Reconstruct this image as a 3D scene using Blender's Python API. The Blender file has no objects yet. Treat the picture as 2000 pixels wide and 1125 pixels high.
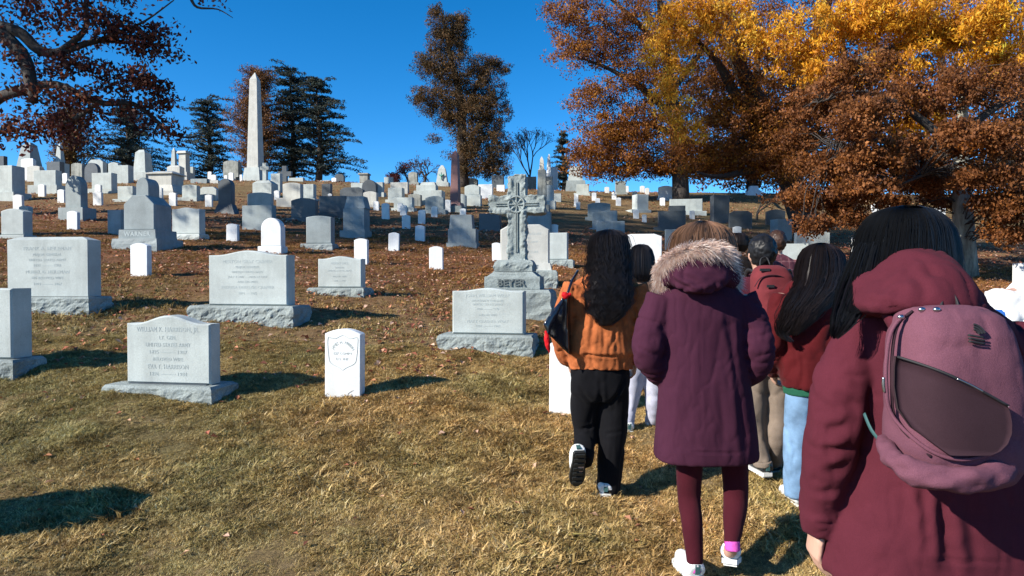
import bpy, math, random
import numpy as np
from mathutils import Vector, Matrix, Euler
random.seed(7); RNG = np.random.default_rng(7)
SC = bpy.context.scene
COL = SC.collection

# ------------------------------------------------------------------ camera, sky, sun, exposure
EYE = 1.5                      # camera height above the ground it stands on
F = 1303.0                     # focal length in pixels of the 2000 px wide photograph
PITCH = math.radians(1.0)      # looking slightly down
cam = bpy.data.cameras.new('camera'); cam_o = bpy.data.objects.new('camera', cam); COL.objects.link(cam_o)
cam.sensor_width = 36.0; cam.lens = 36.0 * F / 2000.0; cam.clip_start = 0.05; cam.clip_end = 2000
cam_o.location = (0, 0, EYE); cam_o.rotation_euler = (math.radians(90) - PITCH, 0, 0)
SC.camera = cam_o
SUN_AZ = math.radians(27)      # light travels towards +x and, by this angle, away from the camera
SUN_EL = math.radians(30)
to_sun = Vector((-math.cos(SUN_AZ) * math.cos(SUN_EL), -math.sin(SUN_AZ) * math.cos(SUN_EL), math.sin(SUN_EL)))
world = bpy.data.worlds.new('World'); SC.world = world; world.use_nodes = True
wn = world.node_tree.nodes; wl = world.node_tree.links; wn.clear()
sky = wn.new('ShaderNodeTexSky'); sky.sky_type = 'NISHITA'; sky.sun_disc = False
sky.sun_elevation = SUN_EL; sky.sun_rotation = math.atan2(to_sun.x, to_sun.y)
sky.altitude = 1500; sky.air_density = 0.75; sky.dust_density = 0.35; sky.ozone_density = 4.0
hs = wn.new('ShaderNodeHueSaturation'); hs.inputs['Saturation'].default_value = 1.30; hs.inputs['Hue'].default_value = 0.496
bg = wn.new('ShaderNodeBackground'); bg.inputs['Strength'].default_value = 0.132
wo = wn.new('ShaderNodeOutputWorld')
wl.new(sky.outputs[0], hs.inputs['Color']); wl.new(hs.outputs[0], bg.inputs[0]); wl.new(bg.outputs[0], wo.inputs[0])
sun = bpy.data.lights.new('sun', 'SUN'); sun.energy = 5.0; sun.angle = math.radians(0.55); sun.color = (1.0, 0.93, 0.83)
sun_o = bpy.data.objects.new('sun', sun); COL.objects.link(sun_o); sun_o.location = (-20, -20, 30)
sun_o.rotation_euler = (-to_sun).to_track_quat('-Z', 'Y').to_euler()
SC.view_settings.view_transform = 'Standard'; SC.view_settings.look = 'None'
SC.view_settings.exposure = 0.78; SC.view_settings.gamma = 1.0; SC.view_settings.use_curve_mapping = False
SC.render.engine = 'CYCLES'
SC.cycles.max_bounces = 5; SC.cycles.diffuse_bounces = 2; SC.cycles.glossy_bounces = 2
SC.cycles.transmission_bounces = 2; SC.cycles.transparent_max_bounces = 4
SC.cycles.caustics_reflective = False; SC.cycles.caustics_refractive = False

# ------------------------------------------------------------------ numeric helpers
def _hash(ix, iy, iz, seed):
    h = (ix * 374761393 + iy * 668265263 + iz * 2147483647 + seed * 1274126177) & 0xffffffff
    h = ((h ^ (h >> 13)) * 1274126177) & 0xffffffff
    h = h ^ (h >> 16)
    return (h & 0xffff) / 32767.5 - 1.0
def vnoise(p, seed=0):
    p = np.asarray(p, float); i = np.floor(p).astype(np.int64); f = p - i; f = f * f * (3 - 2 * f)
    r = 0
    for dx in (0, 1):
        wx = f[:, 0] if dx else 1 - f[:, 0]
        for dy in (0, 1):
            wy = f[:, 1] if dy else 1 - f[:, 1]
            for dz in (0, 1):
                wz = f[:, 2] if dz else 1 - f[:, 2]
                r = r + wx * wy * wz * _hash(i[:, 0] + dx, i[:, 1] + dy, i[:, 2] + dz, seed)
    return r
def fbm(p, seed=0, octv=3):
    r = 0; a = 1.0
    for k in range(octv):
        r = r + a * vnoise(np.asarray(p) * (2 ** k), seed + k * 17); a *= 0.5
    return r
def sstep(a, b, x):
    t = np.clip((np.asarray(x, float) - a) / (b - a), 0, 1); return t * t * (3 - 2 * t)

# ------------------------------------------------------------------ terrain
_PD = [-60, -5, 0, 2, 3, 4.2, 5, 6, 8, 11.3, 16, 20, 28, 34, 40, 46, 52, 60, 80, 260]
_PZ = [-1.9, -1.52, -1.5, -1.475, -1.45, -1.37, -1.26, -1.09, -.75, -.2, .45, 1.05, 2.6, 3.9, 5.1, 6.02, 6.4, 6.5, 6.0, 0]
_TD = np.arange(-70, 270, 0.1); _TZ = np.interp(_TD, _PD, _PZ)
_k = np.exp(-0.5 * (np.arange(-30, 31) * 0.1 / 0.9) ** 2); _k /= _k.sum()
_TZ = np.convolve(np.pad(_TZ, 30, mode='edge'), _k, 'valid')
def gz(x, y):
    x = np.asarray(x, float); y = np.asarray(y, float)
    t = np.where(x > 0, -(0.08 * np.minimum(x, 6) + 0.03 * np.clip(x - 6, 0, 40)), -0.042 * np.maximum(x, -14))
    return np.interp(y, _TD, _TZ) + EYE + t * sstep(3, 9, y) * np.where(x > 0, 1 - .7 * sstep(32, 48, y), 1)
def ray(px, py):
    dx = (px - 1000) / F; dz = -(py - 562.5) / F
    c, s = math.cos(PITCH), math.sin(PITCH)
    fy = c + dz * s; fz = -s + dz * c
    return dx / fy, fz / fy                       # per metre of depth
def W(px, py, d):
    a, b = ray(px, py); return Vector((a * d, d, EYE + b * d))
def hit(px, py):
    a, b = ray(px, py)
    dd = np.arange(1.0, 75, 0.02)
    h = EYE + b * dd - gz(a * dd, dd)
    k = np.where(h < 0)[0]
    return float(dd[k[0]]) if len(k) else None

# ------------------------------------------------------------------ mesh helpers
class Geo:
    def __init__(s): s.v = []; s.f = []
    def add(s, vs, fs):
        o = len(s.v); s.v.extend([tuple(v) for v in vs]); s.f.extend([tuple(i + o for i in f) for f in fs])
    def box(s, c, h, rz=0.0):
        m = Matrix.Rotation(rz, 3, 'Z'); vs = []
        for z in (-1, 1):
            for x, y in ((-1, -1), (1, -1), (1, 1), (-1, 1)):
                vs.append(Vector(c) + m @ Vector((x * h[0], y * h[1], z * h[2])))
        s.add(vs, [(3, 2, 1, 0), (4, 5, 6, 7), (0, 1, 5, 4), (1, 2, 6, 5), (2, 3, 7, 6), (3, 0, 4, 7)])
    def rings(s, rings, n=24):
        """closed loft; ring = (cx, cy, cz, rx, ry[, power])"""
        o = len(s.v)
        for r in rings:
            pw = r[5] if len(r) > 5 else 2.0
            for k in range(n):
                a = 2 * math.pi * k / n; c, q = math.cos(a), math.sin(a)
                s.v.append((r[0] + r[3] * math.copysign(abs(c) ** (2 / pw), c), r[1] + r[4] * math.copysign(abs(q) ** (2 / pw), q), r[2]))
        for j in range(len(rings) - 1):
            for k in range(n):
                a = o + j * n + k; b = o + j * n + (k + 1) % n
                s.f.append((a, b, b + n, a + n))
        s.f.append(tuple(o + k for k in reversed(range(n)))); e = o + (len(rings) - 1) * n
        s.f.append(tuple(e + k for k in range(n)))
    def tube(s, pts, radii, n=12, cap=True, ell=None):
        pts = [Vector(p) for p in pts]; o = len(s.v); m = len(pts)
        t = [(pts[min(i + 1, m - 1)] - pts[max(i - 1, 0)]).normalized() for i in range(m)]
        ref = Vector((0, 1, 0)) if abs(t[0].y) < 0.9 else Vector((1, 0, 0))
        u = (ref - t[0] * ref.dot(t[0])).normalized()
        for i in range(m):
            u = (u - t[i] * u.dot(t[i])); u = u.normalized() if u.length > 1e-6 else Vector((1, 0, 0))
            w = t[i].cross(u); r = radii[i] if hasattr(radii, '__len__') else radii
            ru, rw = (r, r) if not hasattr(r, '__len__') else r
            for k in range(n):
                a = 2 * math.pi * k / n
                s.v.append(tuple(pts[i] + u * (math.cos(a) * ru) + w * (math.sin(a) * rw)))
        for j in range(m - 1):
            for k in range(n):
                a = o + j * n + k; b = o + j * n + (k + 1) % n
                s.f.append((a, b, b + n, a + n))
        if cap:
            s.f.append(tuple(o + k for k in reversed(range(n)))); e = o + (m - 1) * n
            s.f.append(tuple(e + k for k in range(n)))
    def ball(s, c, r, n=16, m=10):
        r = r if hasattr(r, '__len__') else (r, r, r)
        s.rings([(c[0], c[1], c[2] + r[2] * math.sin(p), max(r[0] * math.cos(p), 1e-4), max(r[1] * math.cos(p), 1e-4))
                 for p in [(-0.5 + j / (m - 1)) * math.pi * 0.995 for j in range(m)]], n)
    def mesh(s, name='mesh'):
        me = bpy.data.meshes.new(name); me.from_pydata(s.v, [], s.f); me.update(); return me

def smooth_path(pts, sub=4):
    pts = [np.array(p, float) for p in pts]; out = []
    for i in range(len(pts) - 1):
        p0 = pts[max(i - 1, 0)]; p1 = pts[i]; p2 = pts[i + 1]; p3 = pts[min(i + 2, len(pts) - 1)]
        for k in range(sub):
            t = k / sub
            out.append(0.5 * ((2 * p1) + (-p0 + p2) * t + (2 * p0 - 5 * p1 + 4 * p2 - p3) * t * t + (-p0 + 3 * p1 - 3 * p2 + p3) * t ** 3))
    out.append(pts[-1]); return out
def interp_r(r, m):
    r = np.array(r, float); x = np.linspace(0, len(r) - 1, m)
    if r.ndim == 1: return list(np.interp(x, np.arange(len(r)), r))
    return [tuple(np.interp(q, np.arange(len(r)), r[:, j]) for j in range(r.shape[1])) for q in x]

def empty(name, loc, rz=0.0, label=None, cat=None, group=None):
    o = bpy.data.objects.new(name, None); COL.objects.link(o); o.location = loc; o.rotation_euler = (0, 0, rz)
    o.empty_display_size = 0.1
    tag(o, label, cat, group); return o
def tag(o, label=None, cat=None, group=None, kind=None):
    if label: o['label'] = label
    if cat: o['category'] = cat
    if group: o['group'] = group
    if kind: o['kind'] = kind
    return o
def obj(name, me, mat, parent=None, smooth=False, loc=None):
    if isinstance(me, Geo): me = me.mesh(name)
    o = bpy.data.objects.new(name, me); COL.objects.link(o)
    if mat is not None and not len(me.materials): me.materials.append(mat)
    if parent is not None: o.parent = parent
    if loc is not None: o.location = loc
    if smooth: me.polygons.foreach_set('use_smooth', np.ones(len(me.polygons), bool))
    return o
def get_co(me):
    a = np.empty(len(me.vertices) * 3); me.vertices.foreach_get('co', a); return a.reshape(-1, 3)
def set_co(me, c):
    me.vertices.foreach_set('co', np.ascontiguousarray(c, dtype=np.float64).ravel()); me.update()
def get_no(me):
    a = np.empty(len(me.vertices) * 3, np.float32); me.vertex_normals.foreach_get('vector', a); return a.reshape(-1, 3).astype(float)
def fuse(geo, voxel, smooth=6, name='fused'):
    me = geo.mesh(name); t = bpy.data.objects.new('tmp', me); COL.objects.link(t)
    m = t.modifiers.new('r', 'REMESH'); m.mode = 'VOXEL'; m.voxel_size = voxel
    if smooth:
        q = t.modifiers.new('s', 'SMOOTH'); q.factor = 0.5; q.iterations = smooth
    dg = bpy.context.evaluated_depsgraph_get(); out = bpy.data.meshes.new_from_object(t.evaluated_get(dg))
    bpy.data.objects.remove(t); bpy.data.meshes.remove(me)
    out.name = name; out.polygons.foreach_set('use_smooth', np.ones(len(out.polygons), bool)); return out
def folds(me, fl, namp=0.004, nfreq=(9, 9, 5), seed=1, creases=()):
    """press creases into cloth: fl = [(a, b, depth, width)]"""
    c = get_co(me); n = get_no(me); d = namp * fbm(c * np.array(nfreq), seed, 3)
    for a, b, amp, w in fl:
        a = np.array(a); b = np.array(b); ab = b - a
        t = np.clip(((c - a) @ ab) / (ab @ ab), 0, 1)
        wob = 0.35 * w * vnoise(np.stack([t * 6, t * 0 + amp * 900, t * 0], 1), seed)
        q = np.linalg.norm(c - a - t[:, None] * ab, axis=1) + wob
        e = np.sin(np.pi * np.clip(t, 0.03, 0.97)) ** 0.5
        d += e * (-1.15 * amp * np.exp(-(np.abs(q) / w) ** 1.25) + 0.55 * amp * np.exp(-((q - 1.9 * w) / w) ** 2))
    for amp, fr, msk in creases:                       # sharp random creases: narrow valleys between puffed cloth
        q = c * np.array(fr); q = q + 0.6 * np.stack([vnoise(q * .7, seed + 31), vnoise(q * .7, seed + 32), vnoise(q * .7, seed + 33)], 1)
        r = (1 - np.abs(fbm(q, seed + 41, 2))).clip(0, 1) ** 5
        m = 1.0 if msk is None else msk(c)
        d -= amp * (r - .25) * m
    set_co(me, c + n * d[:, None]); return me
def quads_mesh(name, V, colr=None):
    """V: (N,4,3) array of quads, colr (N,3)"""
    N = len(V); me = bpy.data.meshes.new(name)
    me.vertices.add(N * 4); me.vertices.foreach_set('co', V.reshape(-1).astype(np.float32))
    me.loops.add(N * 4); me.loops.foreach_set('vertex_index', np.arange(N * 4, dtype=np.int32))
    me.polygons.add(N); me.polygons.foreach_set('loop_start', np.arange(0, N * 4, 4, dtype=np.int32))
    me.polygons.foreach_set('loop_total', np.full(N, 4, np.int32)); me.update(calc_edges=True)
    if colr is not None:
        at = me.color_attributes.new('Col', 'FLOAT_COLOR', 'POINT')
        c = np.ones((N, 4, 4), np.float32); c[:, :, :3] = colr[:, None, :]
        at.data.foreach_set('color', c.ravel())
    return me

# ------------------------------------------------------------------ materials
def mat_new(name):
    m = bpy.data.materials.new(name); m.use_nodes = True; n = m.node_tree.nodes; l = m.node_tree.links
    return m, n, l, n['Principled BSDF']
def ramp(n, l, fac, stops):
    r = n.new('ShaderNodeValToRGB'); e = r.color_ramp.elements
    while len(e) < len(stops): e.new(0.5)
    for k, (p, c) in enumerate(stops): e[k].position = p; e[k].color = (*c, 1)
    l.new(fac, r.inputs[0]); return r
def noise(n, l, scale, detail=4, rough=0.6, vec=None, w=None):
    t = n.new('ShaderNodeTexNoise'); t.inputs['Scale'].default_value = scale; t.inputs['Detail'].default_value = detail
    t.inputs['Roughness'].default_value = rough
    if vec is not None: l.new(vec, t.inputs['Vector'])
    return t
def mixc(n, l, fac, a, b, mode='MIX'):
    x = n.new('ShaderNodeMix'); x.data_type = 'RGBA'; x.blend_type = mode
    for s, v in ((x.inputs[0], fac), (x.inputs[6], a), (x.inputs[7], b)):
        if isinstance(v, (int, float)): s.default_value = v
        elif isinstance(v, tuple): s.default_value = (*v, 1)
        else: l.new(v, s)
    return x.outputs[2]
def geo_pos(n): return n.new('ShaderNodeNewGeometry').outputs['Position']
def stone_mat(name, base, dark=0.72, speck=0.18, bump=0.25, rough=0.75, stain=0.5, fine=160.0, stainc=None):
    m, n, l, b = mat_new(name); p = geo_pos(n)
    big = noise(n, l, 2.3, 5, 0.65, p); fin = noise(n, l, fine, 2, 0.7, p)
    mp = n.new('ShaderNodeMapping'); mp.inputs['Scale'].default_value = (9, 9, 0.8); l.new(p, mp.inputs[0])
    st = noise(n, l, 1.0, 4, 0.6, mp.outputs[0])
    c1 = ramp(n, l, big.outputs[0], [(0.3, tuple(x * dark for x in base)), (0.62, base)])
    c2 = ramp(n, l, fin.outputs[0], [(0.36, (1 - speck,) * 3), (0.62, (1 + speck * .4,) * 3)])
    c3 = mixc(n, l, 1.0, c1.outputs[0], c2.outputs[0], 'MULTIPLY')
    s2 = ramp(n, l, st.outputs[0], [(0.5, (0, 0, 0)), (0.78, (stain,) * 3)])
    sc = stainc or tuple(x * 0.5 for x in base)
    c4 = mixc(n, l, s2.outputs[0], c3, sc)
    l.new(c4, b.inputs['Base Color']); b.inputs['Roughness'].default_value = rough
    b.inputs['Specular IOR Level'].default_value = 0.3
    bp = n.new('ShaderNodeBump'); bp.inputs['Strength'].default_value = bump; bp.inputs['Distance'].default_value = 0.01
    mn = noise(n, l, 45, 5, 0.7, p); l.new(mn.outputs[0], bp.inputs['Height']); l.new(bp.outputs[0], b.inputs['Normal'])
    return m
M = {}
M['marble'] = stone_mat('white_marble', (0.74, 0.76, 0.75), 0.82, 0.08, 0.2, 0.6, 0.42, stainc=(0.5, 0.51, 0.47))
M['granite'] = stone_mat('pale_granite', (0.465, 0.51, 0.485), 0.74, 0.18, 0.2, 0.65, 0.42)
M['granite2'] = stone_mat('warm_pale_granite', (0.53, 0.53, 0.48), 0.78, 0.18, 0.25, 0.65, 0.5)
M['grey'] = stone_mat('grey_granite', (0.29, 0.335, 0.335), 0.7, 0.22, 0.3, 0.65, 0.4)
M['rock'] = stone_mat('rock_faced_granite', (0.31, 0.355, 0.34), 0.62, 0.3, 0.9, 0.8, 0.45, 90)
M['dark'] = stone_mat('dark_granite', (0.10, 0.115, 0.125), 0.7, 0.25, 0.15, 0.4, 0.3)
M['weather'] = stone_mat('weathered_limestone', (0.36, 0.37, 0.33), 0.5, 0.2, 0.6, 0.85, 0.8, stainc=(0.08, 0.085, 0.075))
M['red'] = stone_mat('red_granite', (0.23, 0.115, 0.105), 0.8, 0.25, 0.15, 0.45, 0.2)
m, n, l, b = mat_new('engraved_lettering'); b.inputs['Base Color'].default_value = (0.40, 0.45, 0.44, 1); b.inputs['Roughness'].default_value = 0.9; M['letter'] = m
m, n, l, b = mat_new('engraved_dark'); b.inputs['Base Color'].default_value = (0.10, 0.12, 0.12, 1); b.inputs['Roughness'].default_value = 0.9; M['letter_dark'] = m
m, n, l, b = mat_new('green_bronze'); b.inputs['Base Color'].default_value = (0.10, 0.30, 0.24, 1); b.inputs['Roughness'].default_value = 0.6; M['bronze'] = m

def leaf_mat(name, trans=0.45, rough=0.6, tint=None):
    m, n, l, b = mat_new(name); at = n.new('ShaderNodeAttribute'); at.attribute_name = 'Col'
    l.new(at.outputs['Color'], b.inputs['Base Color']); b.inputs['Roughness'].default_value = rough
    b.inputs['Specular IOR Level'].default_value = 0.25
    t = n.new('ShaderNodeBsdfTranslucent'); l.new(at.outputs['Color'], t.inputs['Color'])
    mx = n.new('ShaderNodeMixShader'); mx.inputs[0].default_value = trans
    l.new(b.outputs[0], mx.inputs[1]); l.new(t.outputs[0], mx.inputs[2]); l.new(mx.outputs[0], n['Material Output'].inputs[0])
    return m
M['leaf'] = leaf_mat('tree_leaves'); M['needle'] = leaf_mat('conifer_needles', 0.15, 0.7); M['litter'] = leaf_mat('dry_fallen_leaves', 0.15, 0.8)
M['blade'] = leaf_mat('dry_grass_blades', 0.3, 0.6)
def bark(name, a, bcol, sc=6.0, patch=None):
    m, n, l, b = mat_new(name); p = geo_pos(n)
    mp = n.new('ShaderNodeMapping'); mp.inputs['Scale'].default_value = (sc, sc, sc * 0.25); l.new(p, mp.inputs[0])
    t = noise(n, l, 3.0, 6, 0.7, mp.outputs[0]); c = ramp(n, l, t.outputs[0], [(0.35, a), (0.66, bcol)])
    l.new(c.outputs[0], b.inputs['Base Color']); b.inputs['Roughness'].default_value = 0.9
    bp = n.new('ShaderNodeBump'); bp.inputs['Strength'].default_value = 0.8; bp.inputs['Distance'].default_value = 0.03
    l.new(t.outputs[0], bp.inputs['Height']); l.new(bp.outputs[0], b.inputs['Normal']); return m
M['bark'] = bark('oak_bark', (0.020, 0.016, 0.014), (0.070, 0.058, 0.050))
M['bark_pale'] = bark('dappled_beech_bark', (0.10, 0.095, 0.075), (0.36, 0.35, 0.28), 2.2)  # pale beech bark; its light patches are sun dapples put into the colour
M['bark_dark'] = bark('cedar_bark', (0.03, 0.022, 0.018), (0.09, 0.065, 0.05))

# ------------------------------------------------------------------ ground
def ground_material():
    m, n, l, b = mat_new('dry_lawn'); p = geo_pos(n)
    n1 = noise(n, l, 0.55, 4, 0.6, p); n2 = noise(n, l, 9.0, 5, 0.7, p); n3 = noise(n, l, 120.0, 3, 0.7, p); n4 = noise(n, l, 2.4, 4, 0.65, p)
    straw = ramp(n, l, n2.outputs[0], [(0.3, (0.13, 0.085, 0.042)), (0.52, (0.30, 0.21, 0.10)), (0.75, (0.46, 0.34, 0.19))])
    green = ramp(n, l, n2.outputs[0], [(0.3, (0.11, 0.09, 0.04)), (0.7, (0.30, 0.24, 0.11))])
    f1 = ramp(n, l, n1.outputs[0], [(0.42, (0, 0, 0)), (0.62, (1, 1, 1))])
    g = mixc(n, l, f1.outputs[0], straw.outputs[0], green.outputs[0])
    lit = ramp(n, l, n3.outputs[0], [(0.34, (0.08, 0.032, 0.016)), (0.52, (0.22, 0.10, 0.048)), (0.72, (0.38, 0.22, 0.13))])
    # leaf litter lies thick where the leaves have blown together, higher up the hill
    sp = n.new('ShaderNodeSeparateXYZ'); l.new(p, sp.inputs[0])
    mr = n.new('ShaderNodeMapRange'); l.new(sp.outputs[1], mr.inputs[0])
    for k, v in ((1, 6.0), (2, 12.0), (3, 0.0), (4, 1.0)): mr.inputs[k].default_value = v
    f4 = ramp(n, l, n4.outputs[0], [(0.22, (0, 0, 0)), (0.50, (1, 1, 1))])
    mu = n.new('ShaderNodeMath'); mu.operation = 'MULTIPLY'; 
    m9 = n.new('ShaderNodeMapRange'); l.new(sp.outputs[1], m9.inputs[0])
    for k, v in ((1, 20.0), (2, 31.0), (3, 1.0), (4, 0.3)): m9.inputs[k].default_value = v
    q9 = n.new('ShaderNodeMath'); q9.operation = 'MULTIPLY'; l.new(mr.outputs[0], q9.inputs[0]); l.new(m9.outputs[0], q9.inputs[1])
    l.new(q9.outputs[0], mu.inputs[0]); l.new(f4.outputs[0], mu.inputs[1])
    c = mixc(n, l, mu.outputs[0], g, lit.outputs[0])
    n6 = noise(n, l, 1.1, 5, 0.75, p); v6 = ramp(n, l, n6.outputs[0], [(0.32, (0.55, 0.52, 0.5)), (0.55, (1, 1, 1)), (0.72, (1.25, 1.2, 1.15))])
    c = mixc(n, l, 1.0, c, v6.outputs[0], 'MULTIPLY')
    v3 = ramp(n, l, n3.outputs[0], [(0.3, (0.6, 0.6, 0.6)), (0.65, (1.15, 1.15, 1.15))])
    c = mixc(n, l, 1.0, c, v3.outputs[0], 'MULTIPLY')
    l.new(c, b.inputs['Base Color']); b.inputs['Roughness'].default_value = 0.95; b.inputs['Specular IOR Level'].default_value = 0.1
    bp = n.new('ShaderNodeBump'); bp.inputs['Strength'].default_value = 0.9; bp.inputs['Distance'].default_value = 0.05
    n5 = noise(n, l, 28.0, 6, 0.75, p); l.new(n5.outputs[0], bp.inputs['Height']); l.new(bp.outputs[0], b.inputs['Normal'])
    return m
M['lawn'] = ground_material()
def micro(x, y):
    p = np.stack([x, y, x * 0], 1)
    return (0.026 * fbm(p * 2.2, 3, 4) + 0.03 * fbm(p * 0.5, 9, 2)) * sstep(26, 12, y)
def gzm(x, y): x = np.atleast_1d(np.asarray(x, float)); y = np.atleast_1d(np.asarray(y, float)); return gz(x, y) + micro(x, y)
def build_ground():
    xs = np.unique(np.concatenate([np.arange(-9, 9.01, 0.15), np.arange(-30, 30, 0.8), np.linspace(-400, 400, 81)]).round(3))
    ys = np.unique(np.concatenate([np.arange(1, 14, 0.15), np.arange(14, 62, 0.6), np.linspace(-150, 500, 66)]).round(3))
    X, Y = np.meshgrid(xs, ys); x, y = X.ravel(), Y.ravel(); z = gzm(x, y)
    nx, ny = len(xs), len(ys)
    i = (np.arange(ny - 1)[:, None] * nx + np.arange(nx - 1)[None, :]).ravel()
    fs = np.stack([i, i + 1, i + 1 + nx, i + nx], 1)
    me = bpy.data.meshes.new('ground'); me.from_pydata(np.stack([x, y, z], 1).tolist(), [], fs.tolist()); me.update()
    o = obj('ground', me, M['lawn'], smooth=True); o['kind'] = 'structure'
    tag(o, 'dry brown lawn rising up the cemetery hill')
build_ground()

# ------------------------------------------------------------------ gravestones: shape helpers
def outline(kind, w, h, rise=None):
    hw = w / 2; pts = [(-hw, 0), (hw, 0)]
    if kind == 'flat': pts += [(hw, h), (-hw, h)]
    elif kind == 'arc':
        r = rise if rise is not None else 0.11 * w
        pts += [(hw * math.cos(0) * x, h - r * x * x) for x in np.linspace(1, -1, 13)]
    elif kind == 'serp':
        r = rise if rise is not None else 0.10 * w
        pts += [(hw * x, h - r * (0.5 - 0.5 * math.cos(math.pi * min(1, abs(x) / 0.8)))) for x in np.linspace(1, -1, 21)]
    elif kind == 'round':
        pts += [(hw * math.cos(a), h - hw + hw * math.sin(a)) for a in np.linspace(0, math.pi, 15)]
    elif kind == 'gothic':
        e = rise if rise is not None else 0.75 * w
        pts += [(hw * math.cos(a) ** 1.1, h - e + e * math.sin(a) ** 0.95) for a in np.linspace(0, math.pi / 2, 8)]
        pts += [(-x, z) for x, z in reversed(pts[2:-1])]
    elif kind == 'shoulder':
        r = rise if rise is not None else 0.13 * w; s = 0.10 * w
        pts += [(hw, h - r), (hw - s, h - r)] + [((hw - s) * math.cos(a), h - r + r * math.sin(a)) for a in np.linspace(0.25, math.pi - 0.25, 13)] + [(-hw + s, h - r), (-hw, h - r)]
    elif kind == 'peak':
        r = rise if rise is not None else 0.12 * w
        pts += [(hw, h - r), (0, h), (-hw, h - r)]
    elif kind == 'slant':
        r = rise if rise is not None else 0.12 * w
        pts += [(hw, h - r), (hw * 0.62, h), (-hw * 0.62, h), (-hw, h - r)]
    elif kind == 'ragged':
        rr = random.Random(int(w * 1000)); m = 11
        pts += [(hw * x * (1 - 0.04 * rr.random()), h - 0.09 * w * abs(x) ** 2 - 0.04 * w * rr.random()) for x in np.linspace(1, -1, m)]
    return pts
def slab(g, pts, y0, y1, z0=0.0, bev=0.012, x0=0.0):
    """chamfered solid from a front outline (x, z), front at y0, back at y1"""
    n = len(pts); c = np.array(pts); cen = np.array([0, (c[:, 1].max()) / 2])
    ext = np.abs(c - cen).max(0); k = 1 - bev / np.maximum(ext, 1e-3)
    ins = cen + (c - cen) * k
    vs = []
    for y, P in ((y0, ins), (y0 + bev, c), (y1 - bev, c), (y1, ins)):
        vs += [(p[0] + x0, y, p[1] + z0) for p in P]
    fs = [tuple(range(n)), tuple(reversed(range(3 * n, 4 * n)))]
    for j in range(3):
        for i in range(n):
            a = j * n + i; b2 = j * n + (i + 1) % n
            fs.append((b2, a, a + n, b2 + n))
    g.add(vs, fs)
def prism(g, tiers):
    """rectangular loft; tiers = [(z, hx, hy, cy)]"""
    o = []
    for z, hx, hy, cy in tiers: o += [(-hx, cy - hy, z), (hx, cy - hy, z), (hx, cy + hy, z), (-hx, cy + hy, z)]
    fs = [(3, 2, 1, 0)]
    for j in range(len(tiers) - 1):
        for i in range(4): fs.append((4 * j + i, 4 * j + (i + 1) % 4, 4 * j + 4 + (i + 1) % 4, 4 * j + 4 + i))
    e = 4 * (len(tiers) - 1); fs.append((e, e + 1, e + 2, e + 3)); g.add(o, fs)
def rock(g, w, dp, z0, z1, cy, amp, seed, step=None, top_in=0.0):
    """rock-faced block: pitched, uneven sides under a flat dressed top"""
    step = step or max(0.03, min(w, dp) / 8); nx = max(4, int(w / step)); ny = max(3, int(dp / step)); nz = max(4, int((z1 - z0) / step) + 2)
    per = [(-1 + 2 * i / nx, -1) for i in range(nx)] + [(1, -1 + 2 * i / ny) for i in range(ny)] + [(1 - 2 * i / nx, 1) for i in range(nx)] + [(-1, 1 - 2 * i / ny) for i in range(ny)]
    per = np.array(per); n = len(per); V = []
    out = np.stack([np.where(np.abs(per[:, 0]) > 0.999, per[:, 0], 0), np.where(np.abs(per[:, 1]) > 0.999, per[:, 1], 0)], 1)
    for j in range(nz + 1):
        t = j / nz; z = z0 + (z1 - z0) * t
        e = (math.sin(math.pi * min(1, t * 1.0)) ** 0.6)
        P = np.stack([per[:, 0] * w / 2, cy + per[:, 1] * dp / 2, np.full(n, z)], 1)
        ns = fbm(P * np.array([1, 1, 1.6]) / (step * 3.0), seed, 3)
        P[:, :2] += out * (amp * (e * (0.25 + 0.8 * ns) - 0.35 * (t == 1) * (0.5 + 0.5 * ns)))[:, None]
        if j == nz: P[:, :2] -= out * top_in
        V.append(P)
    V = np.concatenate(V); fs = []
    for j in range(nz):
        for i in range(n):
            a = j * n + i; b2 = j * n + (i + 1) % n; fs.append((a, b2, b2 + n, a + n))
    fs.append(tuple(nz * n + i for i in range(n))); fs.append(tuple(reversed(range(n))))
    g.add(V.tolist(), fs)
def text_geo(g, txt, x, z, h, y, maxw=None, rot=0.0, ext=0.0015, bold=0.0):
    cu = bpy.data.curves.new('t', 'FONT'); cu.body = txt; cu.size = h / 0.72; cu.align_x = 'CENTER'; cu.align_y = 'CENTER'
    cu.resolution_u = 2; cu.extrude = ext; cu.offset = bold; cu.space_character = 1.08
    t = bpy.data.objects.new('t', cu); COL.objects.link(t)
    dg = bpy.context.evaluated_depsgraph_get(); me = bpy.data.meshes.new_from_object(t.evaluated_get(dg))
    bpy.data.objects.remove(t); bpy.data.curves.remove(cu)
    c = get_co(me); fs = [tuple(p.vertices) for p in me.polygons]; bpy.data.meshes.remove(me)
    if not len(c): return
    wd = c[:, 0].max() - c[:, 0].min(); s = min(1.0, maxw / wd) if maxw else 1.0
    cr, sr = math.cos(rot), math.sin(rot); cx = c[:, 0] * s
    g.add(np.stack([x + cx * cr - c[:, 1] * sr, y - c[:, 2], z + cx * sr + c[:, 1] * cr], 1).tolist(), fs)

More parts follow.
